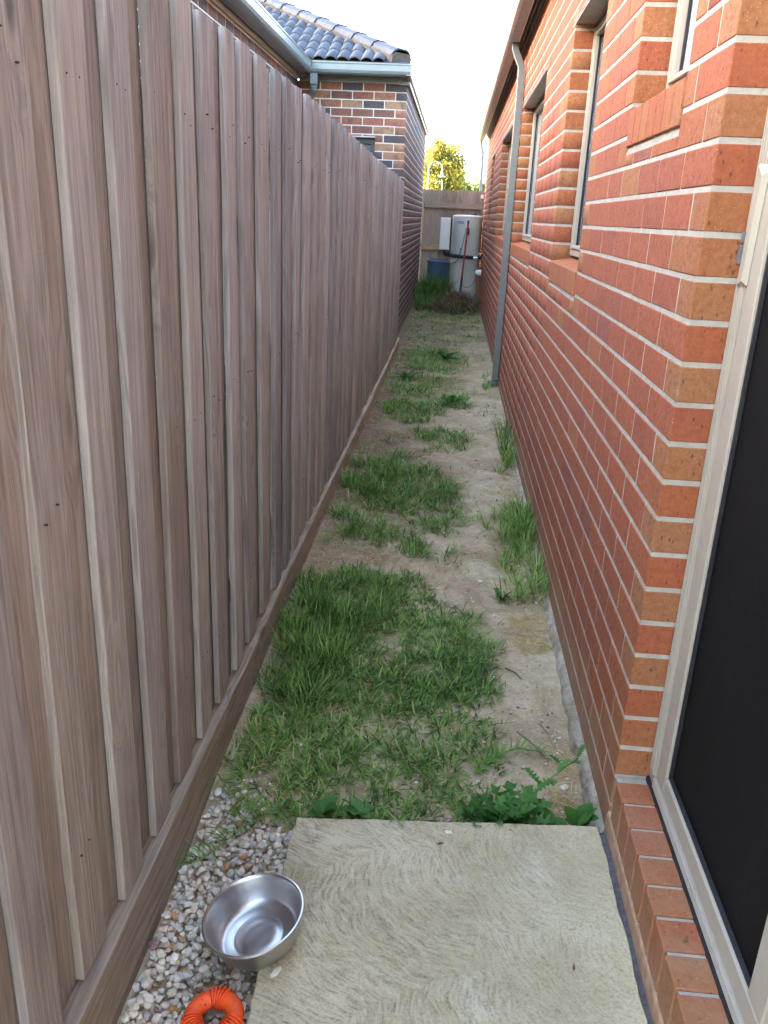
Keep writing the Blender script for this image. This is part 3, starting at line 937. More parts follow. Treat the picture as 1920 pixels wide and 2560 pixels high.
# downpipes
def sweep(mb, pts, w, d):
    """rectangular pipe in the XZ plane; w along X, d along Y"""
    rings = []
    for x, y, z, lean in pts:
        c, s = math.cos(lean), math.sin(lean)
        rr = []
        for u, v in ((-1, -1), (-0.86, -1), (0.86, -1), (1, -0.86), (1, 0.86), (0.86, 1), (-0.86, 1), (-1, 0.86)):
            rr.append((x + u * w / 2 * c, y + v * d / 2, z + u * w / 2 * s))
        rings.append(rr)
    n = 8; vs = [v for r in rings for v in r]
    fs = [(i * n + k, i * n + (k + 1) % n, (i + 1) * n + (k + 1) % n, (i + 1) * n + k) for i in range(len(rings) - 1) for k in range(n)]
    fs += [tuple(reversed(range(n))), tuple(range((len(rings) - 1) * n, len(rings) * n))]
    mb.add(vs, fs)
yp = 7.72
b = MB()
sweep(b, [(0.387, yp, 2.868, 0), (0.392, yp, 2.815, 0.0), (0.452, yp, 2.69, 0.0), (0.456, yp, 2.52, 0), (0.456, yp, 1.45, 0), (0.456, yp, 0.12, 0)], 0.055, 0.085)
dp = b.build('downpipe', M_PIPE); adopt(dp, house); dp['label'] = 'dark grey rectangular downpipe'
for z0, z1 in ((2.50, 2.545), (2.46, 2.475), (1.40, 1.41), (0.52, 0.56)):
    m = MB(); m.box(0.456 - 0.0295, 0.456 + 0.0295, yp - 0.0445, yp + 0.0445, z0, z1, 0.002); m.build('pipe_joint', M_PIPE, dp)
m = MB(); m.tube([(0.448, yp, -0.05), (0.448, yp, 0.06), (0.448, yp, 0.10)], 0.052, 18); m.tube([(0.448, yp, 0.085), (0.448, yp, 0.112)], 0.058, 18)
m.build('stormwater_socket', M_PIPE, dp)
b = MB()
sweep(b, [(0.372, 16.9, 2.868, 0), (0.376, 16.9, 2.80, 0), (0.418, 16.9, 2.67, 0), (0.420, 16.9, 2.55, 0), (0.420, 16.9, 0.0, 0)], 0.05, 0.075)
o = b.build('downpipe', M_FARPIPE); adopt(o, house); o['label'] = 'pale blue-grey downpipe at the far corner'

# ================================================================ timber fence (left)
fence = thing('timber_fence', 'tall weathered timber paling fence with plinth board along the passage', 'fence', (-0.58, 4.5, 0))
FX = -0.571
def paling_mesh(seed, w, h, th, mat):
    r = random.Random(seed)
    n = 12; vs = []; fs = []
    ph = r.uniform(0, 9); amp = r.uniform(0.0008, 0.0026)
    cup = r.uniform(-0.0015, 0.0015)
    for i in range(n + 1):
        z = h * i / n
        e0 = amp * math.sin(ph + z * 5.1) + r.uniform(-0.0006, 0.0006)
        e1 = amp * math.sin(ph * 1.7 + z * 4.3) + r.uniform(-0.0006, 0.0006)
        bx = 0.0018 * math.sin(ph + z * 1.9)
        c = 0.0022
        for (x, y) in ((-th, -w / 2 + e0), (-c, -w / 2 + e0), (0, -w / 2 + c + e0), (cup, e0), (0, w / 2 - c + e1), (-c, w / 2 + e1), (-th, w / 2 + e1)):
            vs.append((x + bx, y, z))
    k = 7
    for i in range(n):
        for j in range(k):
            j2 = (j + 1) % k
            fs.append((i * k + j, i * k + j2, (i + 1) * k + j2, (i + 1) * k + j))
    fs += [tuple(range(k - 1, -1, -1)), tuple(range(n * k, (n + 1) * k))]
    me = bpy.data.meshes.new('paling'); me.from_pydata(vs, [], fs); fix_normals(me); me.materials.append(mat)
    return me
starts = [1.25, 1.434, 1.623, 1.801, 1.969, 2.157, 2.331, 2.528, 2.737]
y = 1.25
while y > -0.4:
    y -= 0.187; starts.insert(0, y)
y = 2.737
while y < 9.45:
    y += 0.19 + random.uniform(-0.008, 0.008); starts.append(y)
ftop = lambda y: float(np.interp(y, [0, 2.2, 3.5, 5.2, 6.5, 8, 9.7], [1.898, 1.900, 1.910, 1.886, 1.868, 1.864, 1.850]))
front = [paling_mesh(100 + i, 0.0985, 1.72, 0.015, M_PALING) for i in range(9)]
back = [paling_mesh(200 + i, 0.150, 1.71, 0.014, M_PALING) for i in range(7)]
nail = MB()
starts = [v + 0.022 for v in starts if v < 9.55]
for i, ys_ in enumerate(starts):
    w = 0.0985
    top = ftop(ys_) + random.uniform(-0.004, 0.004)
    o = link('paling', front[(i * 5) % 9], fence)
    zb = 0.181 + random.choice([0, 0, 0.004, 0.010, 0.02]) * random.random()
    o.location = Vector((FX + random.uniform(-0.0025, 0.0015), ys_ + w / 2, zb)) - fence.location
    o.scale = (1, random.uniform(0.97, 1.04), (top - zb) / 1.72)
    o.rotation_euler = (random.uniform(-0.0022, 0.0022), random.uniform(-0.0008, 0.0008), random.uniform(-0.02, 0.02))
    if random.random() < 0.5:
        o.rotation_euler.z += 0.0
    nx_ = starts[i + 1] if i + 1 < len(starts) else ys_ + 0.19
    gap = nx_ - (ys_ + w)
    if i + 1 < len(starts):
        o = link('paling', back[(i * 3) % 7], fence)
        tb = top + random.uniform(-0.008, 0.004)
        zb = 0.10 + random.uniform(0, 0.03)
        o.location = Vector((FX - 0.0185 + random.uniform(-0.0015, 0.001), ys_ + w + gap / 2 + random.uniform(-0.008, 0.008), zb)) - fence.location
        o.scale = (1, random.uniform(0.82, 0.96), (tb - zb) / 1.71)
        o.rotation_euler = (random.uniform(-0.002, 0.002), 0, random.uniform(-0.008, 0.008))
    for zn in (0.42, 1.05, 1.68):
        for s in (0.28, 0.70):
            zz = zn + random.uniform(-0.02, 0.02); yy = ys_ + w * (s + random.uniform(-0.05, 0.05))
            nail.tube([(FX - 0.006, yy, zz), (FX + 0.0012, yy, zz)], random.uniform(0.0012, 0.0018), 6)
no = nail.build('nail', M_NAIL, fence); no.location = -fence.location; tag(no, kind='stuff')
for zr in (0.40, 1.05, 1.68):
    b = MB(); b.box(-0.655, -0.611, -0.5, 9.7, zr - 0.04, zr + 0.04, 0.003)
    o = b.build('rail', M_PLINTH, fence); o.location = -fence.location
for yy in (-0.3, 1.1, 3.5, 5.9, 8.3, 9.6):
    b = MB(); b.box(-0.72, -0.656, yy - 0.06, yy + 0.06, -0.05, 1.75, 0.004)
    o = b.build('post', M_OLDPALE, fence); o.location = -fence.location
# plinth boards, butted end to end, with a slightly wandering top edge
cuts = [-0.6, 0.86, 3.26, 5.66, 8.06, 9.74]
for a, bb in zip(cuts[:-1], cuts[1:]):
    n = max(6, int((bb - a) / 0.045)); V = []; Qf = []
    sh = random.uniform(-0.002, 0.002)
    for i in range(n + 1):
        yy = a + 0.0015 + (bb - a - 0.003) * i / n
        wv = (float(vnoise(yy, 1, 2.1, 3)) - 0.5) * 0.008; e = (float(vnoise(yy, 2, 11, 8)) - 0.5) * 0.005
        hz = 0.176 + (float(vnoise(yy, 4, 1.3, 1)) - 0.5) * 0.012 + e * 0.5
        x1 = -0.553 + wv + sh
        V += [(-0.588, yy, -0.08), (x1, yy, -0.08), (x1 + e * 0.3, yy, hz - 0.004), (x1 - 0.004 + e * 0.4, yy, hz), (-0.588, yy, hz - 0.001)]
    for i in range(n):
        for k in range(5):
            k2 = (k + 1) % 5
            Qf.append((i * 5 + k, (i + 1) * 5 + k, (i + 1) * 5 + k2, i * 5 + k2))
    Qf += [(0, 1, 2, 3, 4), tuple(n * 5 + k for k in (4, 3, 2, 1, 0))]
    b = MB(); b.add(V, Qf)
    o = b.build('plinth', M_PLINTH, fence); o.location = -fence.location

# ================================================================ dark brick house (left, behind the fence)
lh = thing('dark_brick_house', 'neighbouring dark multicoloured brick house with blue-grey tiled hip roof', 'house', (-3.0, 10.0, 0))
XA, YB, XC = -1.84, 10.15, -0.632
frB = lambda u, d, z: (u, YB + d * -1, z)          # faces -Y
frC = lambda u, d, z: (XC + d, u, z)               # faces +X
frA = lambda u, d, z: (XA + d, u, z)
def tone_dark(c, l, jamb):
    r = random.random()
    if r < 0.32: return random.uniform(0.0, 0.2)
    if r < 0.62: return random.uniform(0.4, 0.6)
    if r < 0.88: return random.uniform(0.62, 0.85)
    return random.uniform(0.88, 1.0)
def tone_purple(c, l, jamb):
    return random.choice([random.uniform(0.0, 0.3), random.uniform(0.2, 0.45), random.uniform(0.35, 0.55)])
winB = [(-1.60, -0.965, 1.2, 2.315)]
ZL = 2.86 - 33 * CP + JT
m = MB(); core(m, frB, XA + 0.01, XC - 0.115, ZL - 0.02, 2.9, winB)
# corner post so the wall ends meet
wB = m.build('wall', M_MORTAR2); adopt(wB, lh)
bB = lay(XA, XC, ZL, 33, winB, XC % 0.24, tone_dark)
place(bB, (frB, 0.0), wB, M_DARK_O, M_DARK_G, 110)
m = MB(); core(m, frC, YB + 0.006, 16.2, ZL - 0.02, 2.9, [])
wC = m.build('wall', M_MORTAR2); adopt(wC, lh)
bC = lay(YB + BD + 0.010, 16.2, ZL, 33, [], 0.05, tone_purple)
place(bC, (frC, math.pi / 2), wC, M_DARK_O, M_DARK_G, 190)
m = MB(); core(m, frA, -0.8, YB - 0.0, ZL - 0.02, 2.9, [])
wA = m.build('wall', M_MORTAR2); adopt(wA, lh)
bA = [q for q in lay(-0.8, YB, ZL, 33, [], 0.11, tone_purple) if q[1] > 1.5]
place(bA, (frA, math.pi / 2), wA, M_DARK_O, M_DARK_G, 0)
m = MB(); m.box(-8.0, XA - 0.25, -0.8, 16.2, -0.05, 2.9, 0.005); m.box(XA - 0.25, XC - 0.25, YB + 0.25, 16.2, -0.05, 2.9, 0.005)
o = m.build('house_body', M_MORTAR2); adopt(o, lh)
# window in the wall above the fence
m = MB(); y_ = YB + 0.07
m.box(-1.60, -0.97, y_, y_ + 0.05, 2.255, 2.312, 0.002); m.box(-1.02, -0.97, y_, y_ + 0.05, 1.25, 2.254, 0.002); m.box(-1.60, -1.55, y_, y_ + 0.05, 1.25, 2.254, 0.002); m.box(-1.549, -1.021, y_, y_ + 0.05, 1.25, 1.30, 0.002)
wl = m.build('window', M_WINDARK); adopt(wl, lh)
m = MB(); m.box(-1.548, -1.022, y_ + 0.03, y_ + 0.036, 1.301, 2.253, 0.0005); m.build('pane', M_GLASS, wl)
m = MB(); m.box(-1.62, -0.95, YB + 0.122, YB + 0.2, 1.2, 2.34, 0.001); m.build('light_leak_backing', M_WINDARK, wl)  # unseen backing added to stop light leaking through this opening
m = MB(); m.box(-1.62, -0.95, YB - 0.003, YB + 0.10, 2.3145, 2.322, 0.001); m.build('lintel', M_STEEL_LINTEL, wl)

# gutters (quad profile) round the inside corner and the outside corner
GA, GB, GC, GT = -1.64, 9.83, -0.575, 3.015      # outer faces and lip height
def gutprof(o, s):
    """offset from outer face inwards s*: closed profile (offset, z)"""
    return [(0, GT), (-0.006, GT), (-0.006, GT - 0.014), (0, GT - 0.02), (0, GT - 0.075), (0.012, GT - 0.10), (0.03, GT - 0.112), (0.115, GT - 0.112), (0.115, GT), (0.11, GT), (0.11, GT - 0.106), (0.032, GT - 0.106), (0.016, GT - 0.096), (0.005, GT - 0.072)]
m = MB(); m.extrude(gutprof(0, 0), lambda u, v, w: (GA - u, w, v), -0.8, GB + 0.115)
gA = m.build('gutter', M_GUTTER_L); adopt(gA, lh)
m = MB(); m.extrude(gutprof(0, 0), lambda u, v, w: (w, GB + u, v), GA - 0.1, GC - 0.004)
gB = m.build('gutter', M_GUTTER_L); adopt(gB, lh)
m = MB(); m.extrude(gutprof(0, 0), lambda u, v, w: (GC - u * 0.42, w, v), GB - 0.004, 16.3)
gC = m.build('gutter', M_CREAM); adopt(gC, lh)
m = MB(); m.box(GA - 0.14, GA - 0.1165, -0.8, GB + 0.2, 2.90, 3.03, 0.002); m.box(GA - 0.13, GC - 0.06, GB + 0.1165, GB + 0.14, 2.925, 3.03, 0.002)
o = m.build('fascia', M_GUTTER_L); adopt(o, lh)
m = MB(); m.box(XA - 0.1, GA - 0.12, -0.8, YB - 0.01, 2.915, 2.92, 0.001); m.box(GA - 0.2, GC - 0.055, GB + 0.13, YB + 0.2, 2.9255, 2.93, 0.001)
o = m.build('soffit', M_GUTTER_L); adopt(o, lh)
# profiled frieze mould under the soffit of the cross wall
m = MB()
m.box(XA + 0.02, XC - 0.085, YB - 0.024, YB - 0.003, 2.858, 2.878, 0.003); m.box(XA + 0.02, XC - 0.085, YB - 0.032, YB - 0.003, 2.879, 2.902, 0.003); m.box(XA + 0.02, XC - 0.085, YB - 0.04, YB - 0.003, 2.903, 2.924, 0.003)
m.box(XC - 0.084, XC + 0.012, YB - 0.03, YB - 0.003, 2.85, 2.885, 0.003)
o = m.build('frieze_mould', M_GUTTER_L); adopt(o, lh)
m = MB(); m.box(XA + 0.003, XA + 0.03, -0.8, YB - 0.05, 2.872, 2.914, 0.003)
o = m.build('frieze_mould', M_CREAM); adopt(o, lh)
m = MB(); m.box(XC + 0.003, XC + 0.03, YB + 0.02, 16.2, 2.86, 2.90, 0.003)
o = m.build('frieze_mould', M_CREAM); adopt(o, lh)
m = MB(); sweep(m, [(GA + 0.02, GB + 0.06, GT - 0.113, 0), (GA + 0.02, GB + 0.06, 2.80, 0)], 0.075, 0.06); m.tube([(GA + 0.02, GB + 0.06, 2.80), (GA + 0.015, GB + 0.075, 2.76), (GA - 0.05, GB + 0.2, 2.68)], 0.036, 14)
o = m.build('downpipe', M_GUTTER_L); adopt(o, lh)

# hip roof over the cross wing: tiles on the face towards the passage mouth
PIT = math.radians(25); E0 = (GC - 0.03, GB + 0.03, GT + 0.01)       # eave corner
roof = MB()
ex, ey, ez = E0
RW = 3.6; rz = ez + RW * math.tan(PIT)
# face front: eave from (ex) to (-9), up to ridge line at y = ey + RW ; hip runs at 45 degrees
roof.add([(ex, ey, ez), (-9, ey, ez), (-9, ey + RW, rz), (ex - RW, ey + RW, rz)], [(0, 1, 2, 3)])
roof.add([(ex, ey, ez), (ex - RW, ey + RW, rz), (ex - RW, 16.4, rz), (ex, 16.4, ez)], [(0, 1, 2, 3)])
# low main roof beside it, up to a ridge parallel to the passage
gx = GA - 0.03
roof.add([(gx, -1.0, ez), (gx, ey, ez), (gx - 4.4, ey, ez + 4.4 * math.tan(PIT)), (gx - 4.4, -1.0, ez + 4.4 * math.tan(PIT))], [(0, 1, 2, 3)])
roof.add([(gx - 4.4, -1.0, ez + 4.4 * math.tan(PIT)), (gx - 4.4, 16.4, ez + 4.4 * math.tan(PIT)), (gx - 8.8, 16.4, ez), (gx - 8.8, -1.0, ez)], [(0, 1, 2, 3)])
roof.add([(gx - 4.4, ey, ez + 4.4 * math.tan(PIT)), (gx - 4.4, 16.4, ez + 4.4 * math.tan(PIT)), (ex - RW, 16.4, rz), (ex - RW, ey + RW, rz)], [(0, 1, 2, 3)])
ro = roof.build('roof', M_TILE); adopt(ro, lh)
# one barrel tile: arch across, stepped at its lower end
TW, TL = 0.128, 0.33
tv = []; tf = []
seg = 8
for iy, (s, lift) in enumerate(((0.0, 0.030), (0.0, 0.030), (TL, 0.012))):
    for k in range(seg + 1):
        u = k / seg
        xx = (u - 0.5) * TW
        arch = 0.034 * max(0.0, math.sin(math.pi * u)) ** 0.8
        zz = lift + arch
        if iy == 0: zz = max(0.002, zz - 0.016)
        tv.append((xx, s, zz))
for i in range(2):
    for k in range(seg):
        tf.append((i * (seg + 1) + k, i * (seg + 1) + k + 1, (i + 1) * (seg + 1) + k + 1, (i + 1) * (seg + 1) + k))
meTile = bpy.data.meshes.new('tile'); meTile.from_pydata(tv, [], tf); meTile.polygons.foreach_set('use_smooth', [True] * len(tf)); meTile.materials.append(M_TILE)
rot = Matrix.Rotation(PIT, 4, 'X')
ncol = 30
for rrow in range(11):
    sl_ = rrow * 0.265 - 0.03
    yy = ey + sl_ * math.cos(PIT); zz = ez + sl_ * math.sin(PIT)
    for c in range(ncol):
        xx = ex - 0.064 - c * TW
        if (ex - xx) < (yy + 0.22 - ey) * 1.0 + 0.02:
            continue
        o = link('tile', meTile, ro)
        o.matrix_local = Matrix.Translation((xx, yy, zz + random.uniform(-0.002, 0.002))) @ rot
# hip caps: bedded half-round-ish capping stepping up the hip
hd = Vector((-1, 1, math.tan(PIT))).normalized()
side = Vector((1, 1, 0)).normalized()
upn = hd.cross(side) if hd.cross(side).z > 0 else side.cross(hd)
bed = MB()
p0 = Vector((ex, ey, ez)) + hd * 0.13
bed.extrude([(-0.125, -0.06), (-0.135, 0.025), (-0.08, 0.06), (0.08, 0.06), (0.135, 0.025), (0.125, -0.06)], lambda u, v, w: tuple(p0 + side * u + upn * v + hd * w), 0.0, 4.6)
bed.build('cap_bedding', M_BED, ro)
prof = [(-0.150, 0.030), (-0.120, 0.085), (-0.065, 0.112), (0.065, 0.112), (0.120, 0.085), (0.150, 0.030), (0.138, 0.026), (0.112, 0.075), (0.06, 0.098), (-0.06, 0.098), (-0.112, 0.075), (-0.138, 0.026)]
capm = MB()
n = len(prof)
vs = []
for w, k in ((0.0, 1.10), (0.03, 1.10), (0.031, 1.06), (0.40, 0.98)):
    vs += [(u * k, w, v * k) for u, v in prof]
fs = [(i * n + k, i * n + (k + 1) % n, (i + 1) * n + (k + 1) % n, (i + 1) * n + k) for i in range(3) for k in range(n)]
fs += [tuple(reversed(range(n))), tuple(range(3 * n, 4 * n))]
capm.add(vs, fs)
meCap = capm.mesh('hip_cap'); meCap.materials.append(M_CAP)
B = Matrix((side, hd, upn)).transposed().to_4x4()
for i in range(12):
    o = link('hip_cap', meCap, ro)
    o.matrix_local = Matrix.Translation(p0 + hd * (0.02 + i * 0.37) + upn * -0.004) @ B @ Matrix.Diagonal((0.86, 1, 0.86, 1))

# ================================================================ back fence
bf = thing('timber_fence', 'old grey paling fence with exposed rails closing the end of the passage', 'fence', (-0.09, 16.4, 0))
yb = 16.42
x = -0.70; i = 0
oldp = [paling_mesh(300 + i, 0.1, 1.9, 0.014, M_OLDPALE) for i in range(6)]
while x < 0.56:
    w = random.uniform(0.088, 0.112)
    o = link('paling', oldp[i % 6], bf)
    o.rotation_euler = (random.uniform(-0.003, 0.003), 0, -math.pi / 2 + random.uniform(-0.02, 0.02))
    o.scale = (1, w / 0.1 * 1.10, 1.0 + random.uniform(-0.004, 0.006))
    o.location = Vector((x + w / 2, yb + (0.0 if i % 2 else 0.0165), 0.09)) - bf.location
    x += w; i += 1
for z0, z1, nm in ((1.675, 1.765, 'rail'), (0.935, 1.03, 'rail'), (0.30, 0.39, 'rail')):
    b = MB(); b.box(-0.60, 0.445, yb - 0.052, yb - 0.003, z0, z1, 0.004)
    o = b.build(nm, M_OLDRAIL, bf); o.location = -bf.location
for x0, x1, tp in ((-0.665, -0.605, 1.955), (0.447, 0.487, 1.97)):
    b = MB(); b.box(x0, x1, yb - 0.085, yb - 0.003, 0.0, tp, 0.005)
    o = b.build('post', M_OLDPALE, bf); o.location = -bf.location
b = MB(); b.box(0.425, 0.475, yb - 0.10, yb - 0.086, 1.87, 1.93, 0.002); o = b.build('bracket', M_WHITE, bf); o.location = -bf.location

# ================================================================ hot water unit
hw = thing('water_heater', 'tall pale grey cylindrical hot water tank with side cabinet at the passage end', 'water heater', (0.205, 15.62, 0.1))
def hwp(mb, name, mat, smooth=False, angle=None, par=None):
    o = mb.build(name, mat, par or hw, smooth, angle)
    o.location = -hw.location if par is None else (0, 0, 0)
    return o
TC = (0.205, 15.62)
b = MB(); b.lathe([(0.0, 1.555), (0.06, 1.572), (0.20, 1.568), (0.252, 1.558), (0.262, 1.545), (0.262, 1.530), (0.257, 1.526), (0.257, 0.16), (0.0, 0.16)], (TC[0], TC[1], 0), 48)
hwp(b, 'tank', M_TANK, True, 35)
b = MB(); b.lathe([(0.0, 0.02), (0.24, 0.02), (0.24, 0.158), (0.0, 0.158)], (TC[0], TC[1], 0), 40); hwp(b, 'tank_base', M_LAG, True, 35)
# service panel wrapped on the left front of the tank
b = MB(); vs = []; fs = []
for k in range(13):
    a = math.radians(188 + k * 75 / 12)
    for rr, z in ((0.259, 0.90), (0.264, 0.905), (0.264, 1.515), (0.259, 1.52)):
        vs.append((TC[0] + rr * math.cos(a), TC[1] + rr * math.sin(a), z))
for k in range(12):
    for j in range(3):
        fs.append((k * 4 + j, k * 4 + j + 1, (k + 1) * 4 + j + 1, (k + 1) * 4 + j))
b.add(vs, fs); hwp(b, 'service_panel', M_TANKP, True, 30)
def on_tank(a, z, r=0.266): a = math.radians(a); return (TC[0] + r * math.cos(a), TC[1] + r * math.sin(a), z)
b = MB(); vs = []; fs = []
for k in range(7):
    for rr, z in ((0.2645, 1.428), (0.2662, 1.428), (0.2662, 1.462), (0.2645, 1.462)):
        vs.append(on_tank(228 + k * 28 / 6, z, rr))
for k in range(6):
    for j in range(4):
        fs.append((k * 4 + j, k * 4 + (j + 1) % 4, (k + 1) * 4 + (j + 1) % 4, (k + 1) * 4 + j))
fs += [(0, 1, 2, 3), (24, 27, 26, 25)]
b.add(vs, fs); badge = hwp(b, 'badge', M_BADGE)
b = MB()
for k in range(9):      # blurred pale lettering on the badge
    a = 231 + k * 2.7
    p_, q_ = on_tank(a, 1.437 + (k % 2) * 0.003, 0.2667), on_tank(a + 1.7, 1.453 - (k % 3) * 0.002, 0.2667)
    b.box(p_[0], q_[0] + 0.0004, min(p_[1], q_[1]) - 0.0006, max(p_[1], q_[1]) - 0.0004, p_[2], q_[2], 0.0001)
b.build('badge_lettering', M_WHITE, badge)
# cabinet
b = MB(); b.box(-0.262, -0.085, 15.22, 15.55, 0.985, 1.512, 0.008); cab = hwp(b, 'cabinet', M_CAB)
b = MB(); b.box(-0.250, -0.090, 15.208, 15.2195, 0.992, 1.506, 0.003); b.build('cabinet_door', M_WHITE, cab)
b = MB()
for k in range(4): b.box(-0.2655, -0.2625, 15.27, 15.50, 1.03 + k * 0.055, 1.06 + k * 0.055, 0.001)
b.build('louvre', M_WINDARK, cab)
b = MB(); b.box(-0.084, -0.060, 15.30, 15.5, 1.0, 1.50, 0.003); b.build('cabinet_bracket', M_LAG, cab)
b = MB(); b.tube([(-0.17, 15.33, 0.985), (-0.165, 15.32, 0.90)], 0.016, 10); b.tube([(-0.165, 15.30, 0.915), (-0.02, 15.29, 0.892), (0.14, 15.27, 0.878), (0.345, 15.28, 0.872)], 0.031, 14)
hwp(b, 'lagged_pipe', M_LAG, True, 40)
b = MB(); b.tube([(0.345, 15.28, 0.872), (0.37, 15.28, 0.874)], 0.014, 10); b.box(0.37, 0.425, 15.262, 15.298, 0.862, 0.892, 0.006); hwp(b, 'valve', M_BRASS)
b = MB(); b.tube([(0.425, 15.28, 0.88), (0.492, 15.29, 0.885)], 0.026, 12); hwp(b, 'lagged_pipe', M_LAG, True, 40)
b = MB(); b.tube([(0.43, 15.25, 0.945), (0.494, 15.25, 0.947)], 0.008, 8); hwp(b, 'relief_pipe', M_WHITE)
b = MB(); b.tube([on_tank(250, 1.02, 0.28), (0.115, 15.29, 0.93), (0.09, 15.27, 0.84), (0.03, 15.26, 0.775), (-0.04, 15.26, 0.765), (-0.10, 15.27, 0.81), (-0.13, 15.29, 0.885), (-0.135, 15.31, 0.99)], 0.008, 8); hwp(b, 'cable', M_CABLE, True)
b = MB(); b.tube([(-0.12, 15.31, 0.99), (-0.10, 15.30, 0.87), (-0.04, 15.29, 0.84), (0.02, 15.30, 0.86), (0.09, 15.31, 0.91), (0.13, 15.34, 1.0), (0.155, 15.35, 1.14), (0.17, 15.35, 1.26), (0.19, 15.34, 1.36)], 0.006, 8); hwp(b, 'cable', M_CABLE, True)
b = MB(); b.box(0.205, 0.245, 15.31, 15.37, 1.25, 1.36, 0.008); hwp(b, 'relief_valve', M_LAG)
b = MB(); b.tube([(0.30, 15.62, 1.57), (0.30, 15.62, 1.60)], [0.07, 0.06], 18); hwp(b, 'lid_cap', M_WINDARK)

# outlet on the wall with its cord
ob = thing('power_outlet', 'white weatherproof power outlet on the red brick wall by the tank', 'outlet', (0.49, 14.9, 0.64))
b = MB(); b.lathe([(0, 0), (0.056, 0), (0.056, 0.05), (0.05, 0.085), (0.03, 0.098), (0, 0.1)], (0, 0, 0), 24)
o = b.build('outlet_cover', M_WHITE, ob, True, 40); o.rotation_euler = (0, -math.pi / 2, 0); o.location = (0, 0, 0)
b = MB(); b.tube([(-0.07, -0.02, -0.05), (-0.10, -0.03, -0.12), (-0.14, -0.02, -0.19), (-0.20, 0.0, -0.245), (-0.26, 0.03, -0.25), (-0.31, 0.07, -0.21), (-0.33, 0.13, -0.12), (-0.335, 0.32, -0.02)], 0.005, 8)
b.build('cord', M_CABLE, ob, True)

# spade with red handle standing in the mound
sp = thing('garden_spade', 'spade with long red handle stuck in the soil heap before the tank', 'spade', (0.155, 14.75, 0.25))
b0, b1 = Vector((0.150, 14.72, 0.22)), Vector((0.213, 15.02, 1.47))
at = lambda s: b0 + (b1 - b0) * s
b = MB(); b.tube([at(0.27), at(0.6), at(1.0)], 0.0165, 12); o = b.build('handle', M_REDPOLE, sp, True, 40); o.location = -sp.location
b = MB(); b.tube([at(0.0), at(0.06), at(0.28)], [0.028, 0.024, 0.019], 12); o = b.build('socket', M_TOOL, sp, True, 40); o.location = -sp.location
b = MB(); b.tube([at(0.965), at(1.008)], 0.0185, 12); o = b.build('grip_cap', M_TOOL, sp, True, 40); o.location = -sp.location
b = MB(); q = at(0.0)
b.add([(q.x - 0.085, q.y - 0.004, q.z + 0.02), (q.x + 0.085, q.y - 0.004, q.z + 0.02), (q.x + 0.075, q.y - 0.02, q.z - 0.2), (q.x - 0.075, q.y - 0.02, q.z - 0.2),
       (q.x - 0.085, q.y + 0.004, q.z + 0.02), (q.x + 0.085, q.y + 0.004, q.z + 0.02), (q.x + 0.075, q.y - 0.012, q.z - 0.2), (q.x - 0.075, q.y - 0.012, q.z - 0.2)],
      [(0, 1, 2, 3), (7, 6, 5, 4), (0, 4, 5, 1), (1, 5, 6, 2), (2, 6, 7, 3), (3, 7, 4, 0)])
o = b.build('blade', M_TOOL, sp); o.location = -sp.location

# blue tub
tb = thing('plastic_tub', 'blue plastic tub standing in tall grass against the back fence', 'tub', (-0.285, 15.98, 0.08))
b = MB()
def rrect(hx, hy, z, r=0.10):
    l = []
    for cx, cy, a0 in ((hx - r, hy - r, 0), (-hx + r, hy - r, 90), (-hx + r, -hy + r, 180), (hx - r, -hy + r, 270)):
        for k in range(6):
            a = math.radians(a0 + k * 18); l.append((cx + r * math.cos(a), cy + r * math.sin(a), z))
    return l
rings = [rrect(0.165, 0.15, 0.0), rrect(0.185, 0.17, 0.06), rrect(0.207, 0.19, 0.66), rrect(0.218, 0.20, 0.675), rrect(0.218, 0.20, 0.695), rrect(0.20, 0.185, 0.697), rrect(0.195, 0.18, 0.60), rrect(0.17, 0.155, 0.03)]
n = 24
vs = [v for r in rings for v in r]; fs = [(i * n + k, i * n + (k + 1) % n, (i + 1) * n + (k + 1) % n, (i + 1) * n + k) for i in range(len(rings) - 1) for k in range(n)]
fs += [tuple(reversed(range(n))), tuple(range(7 * n, 8 * n))]
b.add(vs, fs); o = b.build('tub_body', M_BLUE, tb, True, 40); o.rotation_euler = (0.05, 0.035, 0.06)

# ================================================================ things on the near ground
# dog bowl tipped between gravel and slab
bw = thing('dog_bowl', 'stainless steel dog bowl tilted between the pebbles and the concrete slab', 'bowl', (-0.309, 1.329, 0.062))
b = MB()
b.lathe([(0.0, 0.004), (0.028, 0.004), (0.044, 0.0045), (0.047, 0.0020), (0.056, 0.0020), (0.059, 0.0045), (0.072, 0.005), (0.080, 0.0085), (0.086, 0.016), (0.0935, 0.040), (0.099, 0.062), (0.1005, 0.066), (0.1035, 0.0685), (0.1065, 0.0675), (0.1075, 0.0645), (0.1055, 0.062), (0.1015, 0.0605),
         (0.0955, 0.038), (0.089, 0.014), (0.083, 0.004), (0.074, 0.0), (0.0, 0.0)], (0, 0, 0), 72)
o = b.build('bowl_shell', M_BOWL, bw, True, 50)
bw.rotation_euler = (math.radians(3), math.radians(-11), 0)

